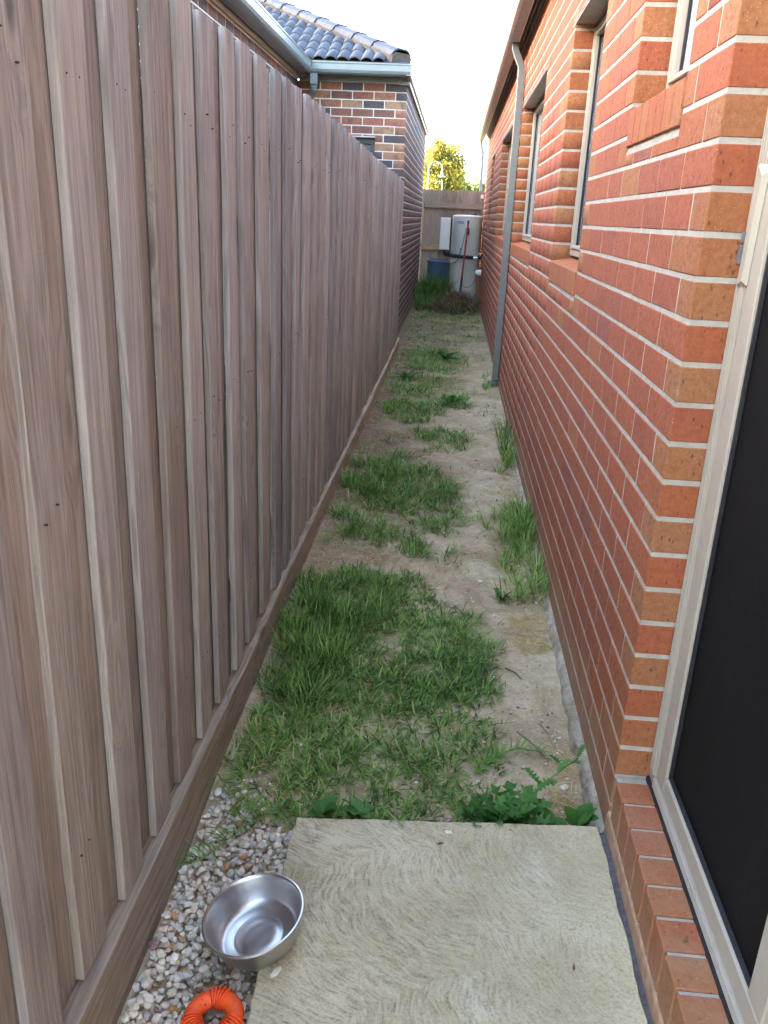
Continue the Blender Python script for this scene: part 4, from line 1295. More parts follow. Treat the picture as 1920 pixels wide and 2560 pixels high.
# ring chew toy
ry = thing('rubber_ring_toy', 'orange ribbed rubber ring dog toy lying on the pebbles', 'dog toy', (-0.357, 1.146, 0.048))
b = MB(); NU, NV = 168, 18; vs = []; fs = []
for i in range(NU):
    a = 2 * math.pi * i / NU
    d = min(abs((math.degrees(a) - c + 180) % 360 - 180) for c in (88, -28, 208))
    r = 0.0175
    if d < 24:
        r = 0.0160 + 0.0060 * (0.5 + 0.5 * math.cos(math.radians(d / 24 * 50))) * (1 if (i // 2) % 2 == 0 else 0.05)
    for j in range(NV):
        v = 2 * math.pi * j / NV
        vs.append(((0.0405 + r * math.cos(v)) * math.cos(a), (0.0405 + r * math.cos(v)) * math.sin(a), r * math.sin(v) * 0.95))
for i in range(NU):
    for j in range(NV):
        i2, j2 = (i + 1) % NU, (j + 1) % NV
        fs.append((i * NV + j, i2 * NV + j, i2 * NV + j2, i * NV + j2))
b.add(vs, fs); b.build('ring', M_RUBBER, ry, True, 40)
ry.rotation_euler = (math.radians(4), math.radians(-3), 0)

# pebbles
import bmesh
def pebble_mesh(seed):
    bm = bmesh.new(); bmesh.ops.create_icosphere(bm, subdivisions=1, radius=1.0)
    r = random.Random(seed)
    planes = [(Vector((r.uniform(-1, 1), r.uniform(-1, 1), r.uniform(-1, 1))).normalized(), r.uniform(0.62, 0.9)) for _ in range(6)]
    sx, sy, sz = r.uniform(0.85, 1.35), r.uniform(0.7, 1.0), r.uniform(0.55, 0.85)
    for v in bm.verts:
        p = v.co.copy() * (1 + r.uniform(-0.09, 0.09))
        for nrm, d in planes:
            k = p.dot(nrm)
            if k > d: p -= nrm * (k - d)
        v.co = (p.x * sx, p.y * sy, p.z * sz)
    vs = [tuple(v.co) for v in bm.verts]; fs = [tuple(v.index for v in f.verts) for f in bm.faces]
    bm.free(); return vs, fs
PV = [pebble_mesh(500 + i) for i in range(14)]
pmesh = []
for vs, fs in PV:
    me = bpy.data.meshes.new('pebble'); me.from_pydata(vs, [], fs); me.polygons.foreach_set('use_smooth', [True] * len(fs)); me.set_sharp_from_angle(angle=math.radians(38)); me.materials.append(M_PEB_O); pmesh.append(me)
peb = []
def gravel_edge(y): return -0.302 + (1.708 - y) * 0.0173
for layer in range(3):
    y = 0.55
    while y < 2.02:
        x = -0.552
        while x < -0.285:
            xx = x + random.uniform(-0.007, 0.007); yy = y + random.uniform(-0.007, 0.007)
            r = random.choice([0.0065, 0.0085, 0.0095, 0.0105, 0.012, 0.0135]) * random.uniform(0.9, 1.1)
            lim = gravel_edge(yy) - r * 0.5 if yy < 1.70 else -0.36 - (yy - 1.7) * 0.3
            keep = 1.0 if yy < 1.62 else max(0.0, 1 - (yy - 1.62) / 0.42)
            if xx < lim and xx > -0.548 + r * 0.8 and random.random() < keep:
                z = [0.004, 0.014, 0.026][layer] + random.uniform(-0.003, 0.006)
                if layer < 2 or random.random() < 0.45:
                    if math.hypot(xx + 0.315, yy - 1.33) > 0.10 or z < 0.024:
                        peb.append((xx, yy, z, r, random.randrange(14), random.random()))
            x += 0.0185
        y += 0.0185
gb = MB(); gb.add([(-0.555, 0.4, 0.0), (-0.28, 0.4, 0.0), (-0.29, 1.75, 0.0), (-0.4, 2.0, 0.0), (-0.555, 2.0, 0.0)], [(0, 1, 2, 3, 4)])
gbed = gb.build('gravel_bed', M_SOIL); tag(gbed, 'bed of small pale cream pebbles between plinth board and slab', 'gravel', 'stuff')
def vis(p):
    q = project(p[:3])
    return q and 0 < q[0] < 1920 and 0 < q[1] < 2560
order = sorted(range(len(peb)), key=lambda i: -(peb[i][3] * (1 if vis(peb[i]) else 0) * (1 + 12 * peb[i][2])))
ind = set(order[:300])
V = []; T = []; A = []; base = 0
for i, (x, y, z, r, k, tn) in enumerate(peb):
    e = (random.uniform(-0.5, 0.5), random.uniform(-0.5, 0.5), random.uniform(0, 6.28))
    if i in ind:
        o = link('pebble', pmesh[k], gbed); o.location = (x, y, z); o.scale = (r, r, r); o.rotation_euler = e; o['tone'] = tn
    else:
        from mathutils import Euler
        mt = np.array(Euler(e).to_matrix()) * r
        v = np.array(PV[k][0]) @ mt.T + np.array((x, y, z))
        V.append(v); T += [[a + base for a in f] for f in PV[k][1]]; A += [tn] * len(v); base += len(v)
me = np_mesh('gravel', np.concatenate(V), None, T, {'tone': A}, True); me.set_sharp_from_angle(angle=math.radians(38))
tag(link('gravel', me, gbed, M_PEB_G), kind='stuff')

# single stones
def stone(name, k, loc, r, tone, label):
    me = pmesh[k].copy(); o = link(name, me); o.location = loc; o.scale = r; o.rotation_euler = (0.1, 0.05, random.uniform(0, 6)); o['tone'] = tone
    tag(o, label, 'stone'); return o
s_ = stone('loose_stone', 3, (-0.257, 1.243, ZT + 0.006), (0.017, 0.008, 0.008), 0.8, 'single long pale stone lying on the slab near the bowl'); s_.rotation_euler = (0, 0.1, 1.15)
stone('loose_stone', 5, (0.085, 1.70, ZT + 0.002), (0.009, 0.008, 0.003), 0.8, 'flat white chip of stone on the far part of the slab')
for (x, y, r, lb) in ((0.33, 2.06, 0.011, 'cream pebble on bare earth beside the grass runner'), (0.418, 2.02, 0.017, 'flat white pebble on bare earth by the footing'), (0.447, 1.865, 0.018, 'round tan pebble in dry straw near the slab corner'), (0.21, 3.33, 0.017, 'rounded brown pebble on the trodden path'), (0.26, 3.02, 0.011, 'tiny cream pebble on the trodden path')):
    stone('loose_stone', random.randrange(14), (x, y, gzf(x, y) + r * 0.3), (r, r * 0.85, r * 0.6), random.choice([0.3, 0.45, 0.8]), lb)
# small grit and clods on the bare path
V = []; T = []; A = []; base = 0
for i in range(4200):
    y = 1.82 + 10 * random.random() ** 2.2; x = random.uniform(-0.5, 0.45)
    if x < 0.1 and random.random() < 0.6: continue
    r = random.choice([0.0016, 0.0022, 0.0026, 0.003, 0.004, 0.0055]) * (1 + y * 0.05)
    k = random.randrange(14)
    v = np.array(PV[k][0]) * r + np.array((x, y, gzf(x, y) + r * 0.2))
    V.append(v); T += [[a + base for a in f] for f in PV[k][1]]; A += [random.choice([0.1, 0.3, 0.9, 0.9, 0.99, 0.99, 0.3, 0.8])] * len(v); base += len(v)
tag(link('path_grit', np_mesh('path_grit', np.concatenate(V), None, T, {'tone': A}, True), None, M_PEB_G), 'scattered grit and crumbs on the bare earth path', 'grit', 'stuff')

# ================================================================ grass
def inpoly(x, y, poly):
    r = np.zeros(x.shape, bool); j = len(poly) - 1
    for i in range(len(poly)):
        xi, yi = poly[i]; xj, yj = poly[j]
        c = ((yi > y) != (yj > y)) & (x < (xj - xi) * (y - yi) / (yj - yi + 1e-12) + xi)
        r ^= c; j = i
    return r


class Blades:
    def __init__(self):
        self.v = []; self.a = []; self.n = 0; self.q = []; self.t = []
        self.T = np.array([0.0, 0.38, 0.72, 1.0])

    def add(self, x, y, z, L, w, head, lean, curl, tone):
        """all arrays: one ribbon blade per entry, arching over from lean (0 = upright) by curl"""
        N = len(x)
        if N == 0: return
        d = np.stack([np.cos(head), np.sin(head)], 1); s = np.stack([-np.sin(head), np.cos(head)], 1)
        px = np.zeros(N); pz = np.zeros(N)
        lev = []; prev = 0
        for k, t in enumerate(self.T):
            if k:
                ang = lean + curl * (t + prev) / 2
                px = px + np.sin(ang) * L * (t - prev); pz = pz + np.cos(ang) * L * (t - prev)
            prev = t
            ww = w * (0.55 + 1.6 * t - 2.1 * t * t) if k < 3 else np.zeros(N)
            c = np.stack([x + d[:, 0] * px, y + d[:, 1] * px, z + pz], 1)
            if k < 3:
                o = np.stack([s[:, 0] * ww, s[:, 1] * ww, np.zeros(N)], 1) * 0.5
                lev += [c - o, c + o]
            else:
                lev.append(c)
        V = np.stack(lev, 1).reshape(-1, 3)
        b = self.n + np.arange(N)[:, None] * 7
        self.q.append(np.concatenate([b + np.array([[0, 1, 3, 2]]), b + np.array([[2, 3, 5, 4]])]))
        self.t.append(b + np.array([[4, 5, 6]]))
        self.v.append(V); self.a.append(np.repeat(tone, 7)); self.n += N * 7

    def build(self, name, mat):
        me = np_mesh(name, np.concatenate(self.v), np.concatenate(self.q), np.concatenate(self.t), {'tone': np.concatenate(self.a)}, True)
        return link(name, me, None, mat)


def field(bl, poly, tufts, per, Lr, wr_, lean=(0.2, 1.1), tone=(0.2, 0.6), straw=0.05, hole=0.0, spread=0.02, zoff=0.0, soft=0.03):
    wr = (wr_[0] * 1.25, wr_[1] * 1.6)
    tufts = tufts * 0.72
    xs_ = [p[0] for p in poly]; ys_ = [p[1] for p in poly]
    area = abs(sum(poly[i][0] * poly[(i + 1) % len(poly)][1] - poly[(i + 1) % len(poly)][0] * poly[i][1] for i in range(len(poly)))) / 2
    n = int(tufts * area * (max(xs_) - min(xs_)) * (max(ys_) - min(ys_)) / max(area, 1e-6))
    x = RNG.uniform(min(xs_), max(xs_), n); y = RNG.uniform(min(ys_), max(ys_), n)
    jx = (vnoise(x, y, 14, 2) - 0.5) * soft * 3; jy = (vnoise(x, y, 14, 7) - 0.5) * soft * 3
    k = inpoly(x + jx, y + jy, poly)
    if hole > 0:
        k &= (vnoise(x, y, 6.5, 11) * 0.6 + vnoise(x, y, 15, 4) * 0.4) > hole * RNG.uniform(0.85, 1.15, n)
    x, y = x[k], y[k]
    k = (x > -0.545) & (x < 0.478)
    x, y = x[k], y[k]
    n = len(x)
    size = 0.65 + 0.7 * vnoise(x, y, 5, 21)
    X = np.repeat(x, per); Y = np.repeat(y, per); S = np.repeat(size, per); N = len(X)
    h = RNG.uniform(0, 2 * math.pi, N)
    rr = np.abs(RNG.normal(0, spread, N))
    X = X + rr * np.cos(h); Y = Y + rr * np.sin(h)
    k = (X > -0.551) & (X < 0.486); X, Y, S, h = X[k], Y[k], S[k], h[k]; N = len(X)
    h = h + RNG.normal(0, 0.7, N)
    L = RNG.uniform(*Lr, N) * S * 0.86; w = RNG.uniform(*wr, N)
    tn = RNG.uniform(*tone, N) + (vnoise(X, Y, 4, 31) - 0.5) * 0.25 + np.clip(RNG.normal(0, 0.22, N), -0.3, 0.5)
    st = RNG.random(N) < straw
    tn = np.where(st, RNG.uniform(max(0.8, tone[0]) if straw >= 1 else 0.8, 1.0, N), np.clip(tn, 0, 0.8))
    L = np.where(st, L * 0.7, L)
    ln = RNG.uniform(*lean, N); ln = np.where(st & (straw < 1), np.clip(ln + 0.4, 0, 1.5), ln)
    cu = RNG.uniform(0.2, 1.0, N)
    cu = np.minimum(cu, 1.62 - ln)
    bl.add(X, Y, gz(X, Y) - 0.002 + zoff, L, w, h, ln, cu, tn)


POLY = {
 'main': [(-0.55, 1.89), (-0.54, 2.12), (-0.53, 2.4), (-0.53, 2.69), (-0.53, 3.05), (-0.43, 3.33), (-0.19, 3.33), (0.0, 3.24), (0.15, 2.96), (0.23, 2.71), (0.25, 2.55), (0.17, 2.28), (0.23, 2.12), (0.18, 2.02), (0.12, 1.93), (0.10, 1.84), (0.10, 1.775), (-0.09, 1.76), (-0.31, 1.73), (-0.41, 1.76), (-0.54, 1.80)],
 'mid': [(-0.54, 3.62), (-0.56, 4.57), (-0.32, 5.12), (-0.14, 5.06), (0.09, 4.72), (0.12, 4.3), (0.05, 3.86), (0.01, 3.49), (-0.11, 3.47), (-0.38, 3.59)],
 'p3': [(-0.38, 5.4), (-0.18, 5.9), (0.15, 5.85), (0.18, 5.41), (-0.06, 5.19), (-0.27, 5.19)],
 'p4': [(-0.49, 6.61), (-0.3, 6.84), (0.0, 6.32), (-0.18, 5.97), (-0.42, 6.1)],
 'p5': [(-0.52, 7.17), (-0.36, 7.89), (-0.19, 9.71), (0.18, 9.33), (0.0, 7.76), (-0.3, 6.84)],
 'p5b': [(-0.58, 9.22), (-0.25, 10.05), (-0.17, 9.2), (-0.43, 8.38)],
 'p5c': [(-0.05, 6.91), (0.18, 7.17), (0.18, 6.62), (-0.03, 6.65)],
 'wallA': [(0.40, 5.18), (0.44, 6.07), (0.5, 5.94), (0.48, 5.09), (0.40, 5.05)],
 'wallA2': [(0.22, 5.0), (0.40, 5.2), (0.46, 5.2), (0.40, 4.95)],
 'wallB': [(0.24, 4.06), (0.38, 4.36), (0.5, 4.3), (0.5, 3.65), (0.48, 3.09), (0.36, 3.03), (0.30, 3.24), (0.35, 3.73)],
 'farsparse': [(-0.56, 12.83), (0.46, 13.6), (0.40, 9.93), (0.16, 6.45), (-0.47, 7.61), (-0.57, 10.74)],
 'edge': [(-0.34, 1.72), (0.14, 1.765), (0.14, 1.83), (-0.34, 1.80)],
}
G = Blades()
field(G, POLY['main'], 1500, 15, (0.030, 0.070), (0.0022, 0.0042), (0.35, 1.35), (0.12, 0.66), 0.12, 0.27, 0.02, soft=0.06)
field(G, POLY['main'], 800, 6, (0.03, 0.07), (0.0016, 0.003), (1.0, 1.5), (0.5, 0.8), 0.7, 0.3, 0.02)
lush = [(-0.54, 2.0), (-0.54, 3.2), (-0.44, 3.34), (-0.16, 3.30), (-0.12, 3.0), (-0.3, 2.55), (-0.34, 2.2), (-0.42, 1.95)]
field(G, lush, 1100, 14, (0.055, 0.125), (0.0022, 0.0040), (0.1, 0.85), (0.12, 0.56), 0.05, 0.40, 0.018)
field(G, [(-0.53, 2.55), (-0.53, 2.95), (-0.33, 2.9), (-0.28, 2.6), (-0.36, 2.4)], 900, 12, (0.09, 0.17), (0.0022, 0.004), (0.05, 0.6), (0.15, 0.5), 0.02, 0.3, 0.014)
field(G, [(-0.40, 2.25), (-0.1, 2.25), (0.12, 2.35), (0.22, 2.62), (0.12, 2.70), (-0.1, 2.55), (-0.38, 2.45)], 900, 14, (0.04, 0.085), (0.0024, 0.0042), (0.3, 1.1), (0.15, 0.5), 0.04, 0.34, 0.015)
field(G, POLY['edge'], 1500, 12, (0.03, 0.08), (0.0024, 0.0045), (0.2, 1.2), (0.2, 0.62), 0.10, 0.36, 0.012)
field(G, POLY['mid'], 1100, 14, (0.025, 0.10), (0.0024, 0.0042), (0.3, 1.3), (0.12, 0.62), 0.12, 0.33, 0.025, soft=0.08)
field(G, [(-0.54, 4.2), (-0.50, 5.0), (-0.3, 5.1), (-0.2, 4.7), (-0.36, 4.2)], 700, 12, (0.08, 0.15), (0.0024, 0.004), (0.1, 0.8), (0.15, 0.5), 0.04, 0.42, 0.018)
field(G, POLY['p3'], 700, 13, (0.03, 0.11), (0.003, 0.005), (0.3, 1.1), (0.15, 0.6), 0.12, 0.38, 0.03, soft=0.08)
field(G, POLY['p4'], 650, 13, (0.03, 0.12), (0.003, 0.005), (0.3, 1.3), (0.12, 0.6), 0.10, 0.36, 0.03, soft=0.08)
field(G, POLY['p5'], 330, 12, (0.03, 0.12), (0.004, 0.008), (0.4, 1.3), (0.3, 0.68), 0.10, 0.42, 0.04, soft=0.08)
field(G, POLY['p5b'], 200, 12, (0.05, 0.12), (0.004, 0.008), (0.4, 1.3), (0.3, 0.68), 0.15, 0.42, 0.04, soft=0.08)
field(G, POLY['p5c'], 420, 12, (0.06, 0.14), (0.005, 0.010), (0.5, 1.3), (0.3, 0.66), 0.03, 0.2, 0.04)
field(G, POLY['wallA'], 900, 12, (0.10, 0.24), (0.0028, 0.0048), (0.05, 0.5), (0.15, 0.55), 0.06, 0.3, 0.02)
field(G, POLY['wallA2'], 500, 12, (0.05, 0.10), (0.0028, 0.005), (0.4, 1.1), (0.2, 0.55), 0.08, 0.3, 0.02)
field(G, POLY['wallB'], 760, 12, (0.06, 0.15), (0.0024, 0.0042), (0.15, 1.0), (0.25, 0.66), 0.16, 0.36, 0.018)
field(G, [(0.42, 3.1), (0.48, 3.1), (0.49, 4.3), (0.44, 4.3)], 900, 12, (0.12, 0.24), (0.0022, 0.004), (0.05, 0.5), (0.2, 0.6), 0.06, 0.3, 0.014)
field(G, POLY['farsparse'], 60, 10, (0.04, 0.11), (0.004, 0.007), (0.5, 1.4), (0.3, 0.72), 0.22, 0.42, 0.05, soft=0.1)
field(G, [(0.36, 7.3), (0.44, 7.3), (0.44, 8.3), (0.36, 8.2)], 260, 10, (0.06, 0.14), (0.003, 0.005), (0.2, 0.9), (0.3, 0.6), 0.1, 0.3, 0.02)
field(G, [(0.30, 6.3), (0.45, 6.2), (0.45, 7.0), (0.33, 6.9)], 90, 9, (0.04, 0.08), (0.003, 0.005), (0.4, 1.2), (0.35, 0.7), 0.25, 0.3, 0.03)
field(G, [(-0.2, 12.4), (0.45, 12.4), (0.46, 13.8), (-0.55, 13.8), (-0.55, 12.5)], 150, 10, (0.06, 0.16), (0.004, 0.007), (0.5, 1.4), (0.15, 0.6), 0.30, 0.3, 0.06, soft=0.1)
for y0 in np.arange(2.2, 9.2, 0.42):       # thin fringe at the foot of the plinth and wall
    field(G, [(-0.545, y0), (-0.51, y0), (-0.51, y0 + 0.25), (-0.545, y0 + 0.25)], 420, 6, (0.05, 0.13), (0.002, 0.0036), (0.0, 0.7), (0.3, 0.7), 0.3, 0.45, 0.01)
band = [(-0.54, 3.3), (0.16, 3.4), (0.22, 5.2), (0.2, 7.0), (0.2, 10.2), (-0.55, 10.2)]
field(G, band, 620, 6, (0.02, 0.055), (0.0022, 0.004), (0.5, 1.4), (0.25, 0.75), 0.35, 0.50, 0.03, soft=0.1)
field(G, [(-0.54, 1.8), (0.30, 1.8), (0.30, 3.3), (-0.54, 3.4)], 420, 4, (0.015, 0.045), (0.0015, 0.003), (0.6, 1.4), (0.25, 0.75), 0.35, 0.46, 0.02)
field(G, [(0.26, 2.9), (0.48, 3.0), (0.48, 6.4), (0.26, 6.4)], 220, 4, (0.02, 0.05), (0.002, 0.0035), (0.6, 1.4), (0.35, 0.8), 0.45, 0.55, 0.02)
field(G, [(-0.55, 6.2), (0.1, 6.6), (0.25, 10.8), (-0.57, 10.8)], 150, 11, (0.05, 0.13), (0.003, 0.006), (0.5, 1.35), (0.25, 0.68), 0.16, 0.52, 0.04, soft=0.1)
field(G, [(-0.57, 10.4), (0.44, 10.6), (0.46, 13.9), (-0.6, 13.9)], 70, 9, (0.06, 0.15), (0.004, 0.007), (0.6, 1.45), (0.15, 0.7), 0.34, 0.46, 0.05, soft=0.1)
tag(G.build('grass', M_GRASS), 'ragged green grass patches down the middle of the passage', 'grass', 'stuff')

TG = Blades()
field(TG, [(-0.60, 14.3), (-0.14, 14.9), (-0.06, 15.6), (-0.5, 15.7), (-0.62, 15.4)], 420, 12, (0.30, 0.62), (0.006, 0.010), (0.0, 0.45), (0.0, 0.42), 0.07, 0.2, 0.06)
field(TG, [(-0.60, 13.6), (-0.25, 13.8), (-0.2, 14.6), (-0.60, 14.6)], 260, 12, (0.16, 0.36), (0.005, 0.009), (0.1, 0.9), (0.1, 0.5), 0.10, 0.25, 0.05)
field(TG, [(0.33, 14.3), (0.46, 14.3), (0.46, 15.2), (0.36, 15.2)], 180, 10, (0.12, 0.35), (0.004, 0.007), (0.1, 0.8), (0.2, 0.6), 0.3, 0.2, 0.04)
tag(TG.build('tall_grass', M_GRASS), 'long dark green grass growing in front of the blue tub', 'grass', 'stuff')

# dead straw lying on the earth
ST = Blades()
def straw(poly, n, L=(0.02, 0.06), w=(0.0012, 0.0026), tone=(0.84, 1.0)):
    field(ST, poly, n * 0.8, 3, L, w, (1.30, 1.56), tone, 1.0, 0.0, 0.012, 0.004)
straw([(0.30, 2.74), (0.46, 2.76), (0.475, 3.08), (0.30, 3.06)], 5200, (0.03, 0.08), (0.0014, 0.0026))
straw([(0.33, 1.86), (0.46, 1.84), (0.47, 2.2), (0.36, 2.12)], 4600, (0.03, 0.08), (0.0014, 0.0026))
straw([(0.30, 3.1), (0.40, 3.1), (0.40, 4.2), (0.26, 4.2)], 1500, (0.03, 0.09))
straw([(0.36, 4.4), (0.46, 4.4), (0.46, 5.2), (0.38, 5.2)], 1500, (0.03, 0.09))
straw([(-0.54, 3.25), (-0.45, 3.32), (-0.10, 3.4), (-0.12, 3.5), (-0.5, 3.65)], 1500)
straw([(-0.40, 2.0), (0.15, 1.95), (0.2, 2.5), (-0.3, 2.4)], 700)
straw([(-0.38, 1.74), (-0.1, 1.76), (-0.1, 1.9), (-0.38, 1.9)], 1200)
straw([(-0.45, 2.70), (-0.26, 2.76), (-0.28, 2.98), (-0.45, 2.95)], 1000)
straw([(0.26, 3.4), (0.46, 3.3), (0.46, 6.5), (0.30, 6.5)], 260)
straw([(-0.54, 3.3), (0.44, 3.3), (0.44, 10.5), (-0.54, 10.5)], 330, (0.02, 0.08), (0.0014, 0.003), (0.78, 1.0))
straw([(-0.5, 1.85), (0.45, 1.85), (0.45, 3.3), (-0.5, 3.3)], 320, (0.015, 0.05), (0.001, 0.0022), (0.78, 1.0))
straw([(-0.54, 5.0), (-0.4, 5.1), (-0.3, 6.0), (-0.54, 6.4)], 700, (0.03, 0.07), (0.0015, 0.003), (0.80, 0.95))
straw([(-0.5, 11.0), (0.44, 11.5), (0.44, 13.6), (-0.58, 13.6)], 120, (0.08, 0.25), (0.004, 0.008))
straw([(-0.55, 7.0), (0.42, 7.0), (0.44, 12.5), (-0.58, 12.5)], 420, (0.04, 0.14), (0.003, 0.006), (0.72, 1.0))
straw([(-0.55, 11.8), (0.44, 11.8), (0.44, 13.7), (-0.58, 13.7)], 500, (0.08, 0.26), (0.003, 0.007), (0.70, 1.0))
tag(ST.build('dry_straw', M_GRASS), 'dead yellow straw scattered on the bare earth', 'straw', 'stuff')

# heap of pulled-up roots and earth
RT = Blades()
N = 7000
a = RNG.uniform(0, 2 * math.pi, N); rr = np.sqrt(RNG.random(N))
x = 0.08 + 0.46 * rr * np.cos(a); y = 14.1 + 1.0 * rr * np.sin(a)
k = (x > -0.5) & (x < 0.46); x, y = x[k], y[k]; N = len(x)
RT.add(x, y, gz(x, y) - 0.01, RNG.uniform(0.08, 0.28, N), RNG.uniform(0.003, 0.009, N), RNG.uniform(0, 6.28, N), RNG.uniform(0.3, 1.3, N), RNG.uniform(0.3, 1.6, N), np.clip(RNG.normal(0.42, 0.34, N), 0, 1))
tag(RT.build('soil_heap', M_ROOT), 'heap of brown earth and matted dry roots before the tank', 'soil heap', 'stuff')
# a few long pale stalks thrown on it
for i, (x0, y0, x1, y1, lb) in enumerate(((-0.06, 13.45, -0.01, 13.75, 'short pale stalk stuck upright in the soil heap'), (-0.42, 12.55, -0.12, 12.45, 'long pale dead stalk lying before the soil heap'), (0.12, 12.7, 0.36, 13.3, 'thin straw stalk lying against the soil heap'))):
    b = MB(); zz = gzf(x0, y0)
    b.tube([(x0, y0, zz + 0.02), ((x0 + x1) / 2 + 0.02, (y0 + y1) / 2, zz + 0.06), (x1, y1, gzf(x1, y1) + 0.05)], [0.008, 0.007, 0.004], 7)
    tag(b.build('dead_stalk', M_PLINTH, None, True), lb, 'stalk')
# twigs on the near earth
for (x0, y0, x1, y1, lb) in ((0.375, 2.32, 0.41, 2.20, 'curved dry twig on bare earth near the footing'), (0.30, 2.26, 0.385, 2.13, 'long straight dry twig pointing at the straw'), (0.28, 2.62, 0.335, 2.56, 'small forked dry twig on the bare path')):
    b = MB(); z0 = gzf(x0, y0); z1 = gzf(x1, y1)
    b.tube([(x0, y0, z0 + 0.004), ((x0 + x1) / 2 + 0.008, (y0 + y1) / 2, (z0 + z1) / 2 + 0.007), (x1, y1, z1 + 0.004)], [0.0022, 0.0026, 0.0015], 6)
    tag(b.build('dry_twig', M_BARK if 'small' in lb else M_PLINTH, None, True), lb, 'twig')

# ================================================================ weeds
def leaf_outline(kind, r):
    """half outline (s along the midrib 0..1, half width)"""
    if kind == 'lobed':
        pts = []
        n = 5
        for k in range(n):
            s = 0.12 + 0.8 * k / n; wv = 0.06 + 0.17 * math.sin(math.pi * (0.15 + 0.75 * k / n))
            pts += [(s, 0.07), (s + 0.02, wv * 0.75), (s + 0.10, wv * r.uniform(0.9, 1.25)), (s + 0.105, wv * 0.6)]
        return [(0, 0.02), (0.08, 0.025)] + pts + [(1.0, 0.0)]
    return [(0, 0.02), (0.06, 0.03), (0.2, 0.20), (0.42, 0.34), (0.62, 0.33), (0.82, 0.2), (0.94, 0.08), (1.0, 0.0)]


def leaf(vs, fs, at_, base, head, L, lean, droop, kind, r, tone):
    o = leaf_outline(kind, r)
    d = Vector((math.cos(head), math.sin(head), 0)); s = Vector((-math.sin(head), math.cos(head), 0))
    b = len(vs)
    for t_, w in o:
        ang = lean + droop * t_
        p = Vector(base) + d * (math.sin(lean + droop * t_ * 0.5) * L * t_) + Vector((0, 0, math.cos(lean + droop * t_ * 0.5) * L * t_))
        nrm = Vector((0, 0, 1)) * math.sin(ang) - d * math.cos(ang)
        wob = r.uniform(-0.03, 0.03) * L
        vs += [tuple(p), tuple(p + s * w * L + nrm * (w * L * 0.35 + wob)), tuple(p - s * w * L + nrm * (w * L * 0.35 - wob))]
        at_ += [tone, min(1, tone + 0.1), max(0, tone - 0.05)]
    for k in range(len(o) - 1):
        i = b + k * 3; j = i + 3
        fs += [(i, i + 1, j + 1, j), (i, j, j + 2, i + 2)]


def weed(label, loc, n, L, kind, seed, lean=(0.5, 1.25), stem=None, name='weed_plant'):
    r = random.Random(seed)
    root = thing(name, label, 'weed', loc)
    for k in range(n):
        vs = []; fs = []; at_ = []
        leaf(vs, fs, at_, (r.uniform(-0.008, 0.008), r.uniform(-0.008, 0.008), 0), k * 2.399 + r.uniform(-0.3, 0.3), L * r.uniform(0.6, 1.15), r.uniform(*lean), r.uniform(0.1, 0.8), kind, r, r.uniform(0.2, 0.75))
        me = np_mesh('leaf', np.array(vs), [f for f in fs], None, {'tone': at_}, True)
        link('leaf', me, root, M_WEED)
    if stem:
        b = MB(); b.tube([Vector(p) for p in stem], [0.0045, 0.004, 0.003, 0.002][:len(stem)], 7)
        so = b.build('stem', M_WEEDSTEM, root, True)
        for q in range(7):
            f_ = 0.35 + 0.65 * q / 6
            i = min(len(stem) - 2, int(f_ * (len(stem) - 1))); u = f_ * (len(stem) - 1) - i
            p = Vector(stem[i]).lerp(Vector(stem[i + 1]), u)
            vs = []; fs = []; at_ = []
            leaf(vs, fs, at_, p, q * 2.2 + 0.4, L * (0.75 - 0.3 * f_), r.uniform(0.5, 1.0), 0.4, kind, r, r.uniform(0.3, 0.8))
            link('leaf', np_mesh('leaf', np.array(vs), fs, None, {'tone': at_}, True), root, M_WEED)
    return root
M_WEEDSTEM = plain('weed_stem', (0.16, 0.23, 0.075), 0.55, 0.3)
zz = gzf(0.25, 1.80)
weed('large leafy thistle weed with a long trailing stem at the slab edge', (0.255, 1.815, zz + 0.02), 26, 0.105, 'lobed', 11, (0.35, 1.25), [(0, 0, 0.01), (0.05, 0.05, 0.06), (0.12, 0.13, 0.075), (0.19, 0.21, 0.075)])
weed('jagged-leaved weed spilling over the slab edge', (0.20, 1.795, zz + 0.03), 18, 0.085, 'lobed', 12, (0.5, 1.35))
weed('dark broad-leaved weed beside the jagged-leaved weed', (0.135, 1.81, zz + 0.03), 6, 0.065, 'round', 13, (0.4, 1.1))
weed('glossy round-leaved weed in the slab corner by the footing', (0.425, 1.825, zz + 0.015), 6, 0.075, 'round', 14, (0.3, 1.2))
weed('small round-leaved weed between the thistle and the slab corner', (0.355, 1.815, zz + 0.02), 8, 0.06, 'round', 15, (0.4, 1.2))
weed('low clover-like weed leaning on the slab near the gravel', (-0.235, 1.755, gzf(-0.235, 1.755) + 0.03), 11, 0.055, 'round', 16, (0.5, 1.3))
weed('small clover-like weed behind the middle of the slab edge', (-0.15, 1.765, gzf(-0.15, 1.765) + 0.03), 8, 0.05, 'round', 17, (0.5, 1.3))
weed('curled dark weed beside the tall grass at the red wall', (0.30, 3.18, gzf(0.30, 3.18)), 8, 0.06, 'lobed', 18, (0.5, 1.2))
weed('bright broad weed on bare earth far down the passage', (0.07, 6.85, gzf(0.07, 6.85)), 12, 0.15, 'lobed', 19, (0.7, 1.3))
weed('leafy weed near the plinth far down the passage', (-0.36, 7.7, gzf(-0.36, 7.7)), 12, 0.15, 'lobed', 20, (0.7, 1.3))
weed('spreading weed in the middle of the far passage', (-0.02, 9.0, gzf(-0.02, 9.0)), 14, 0.17, 'lobed', 21, (0.6, 1.3))


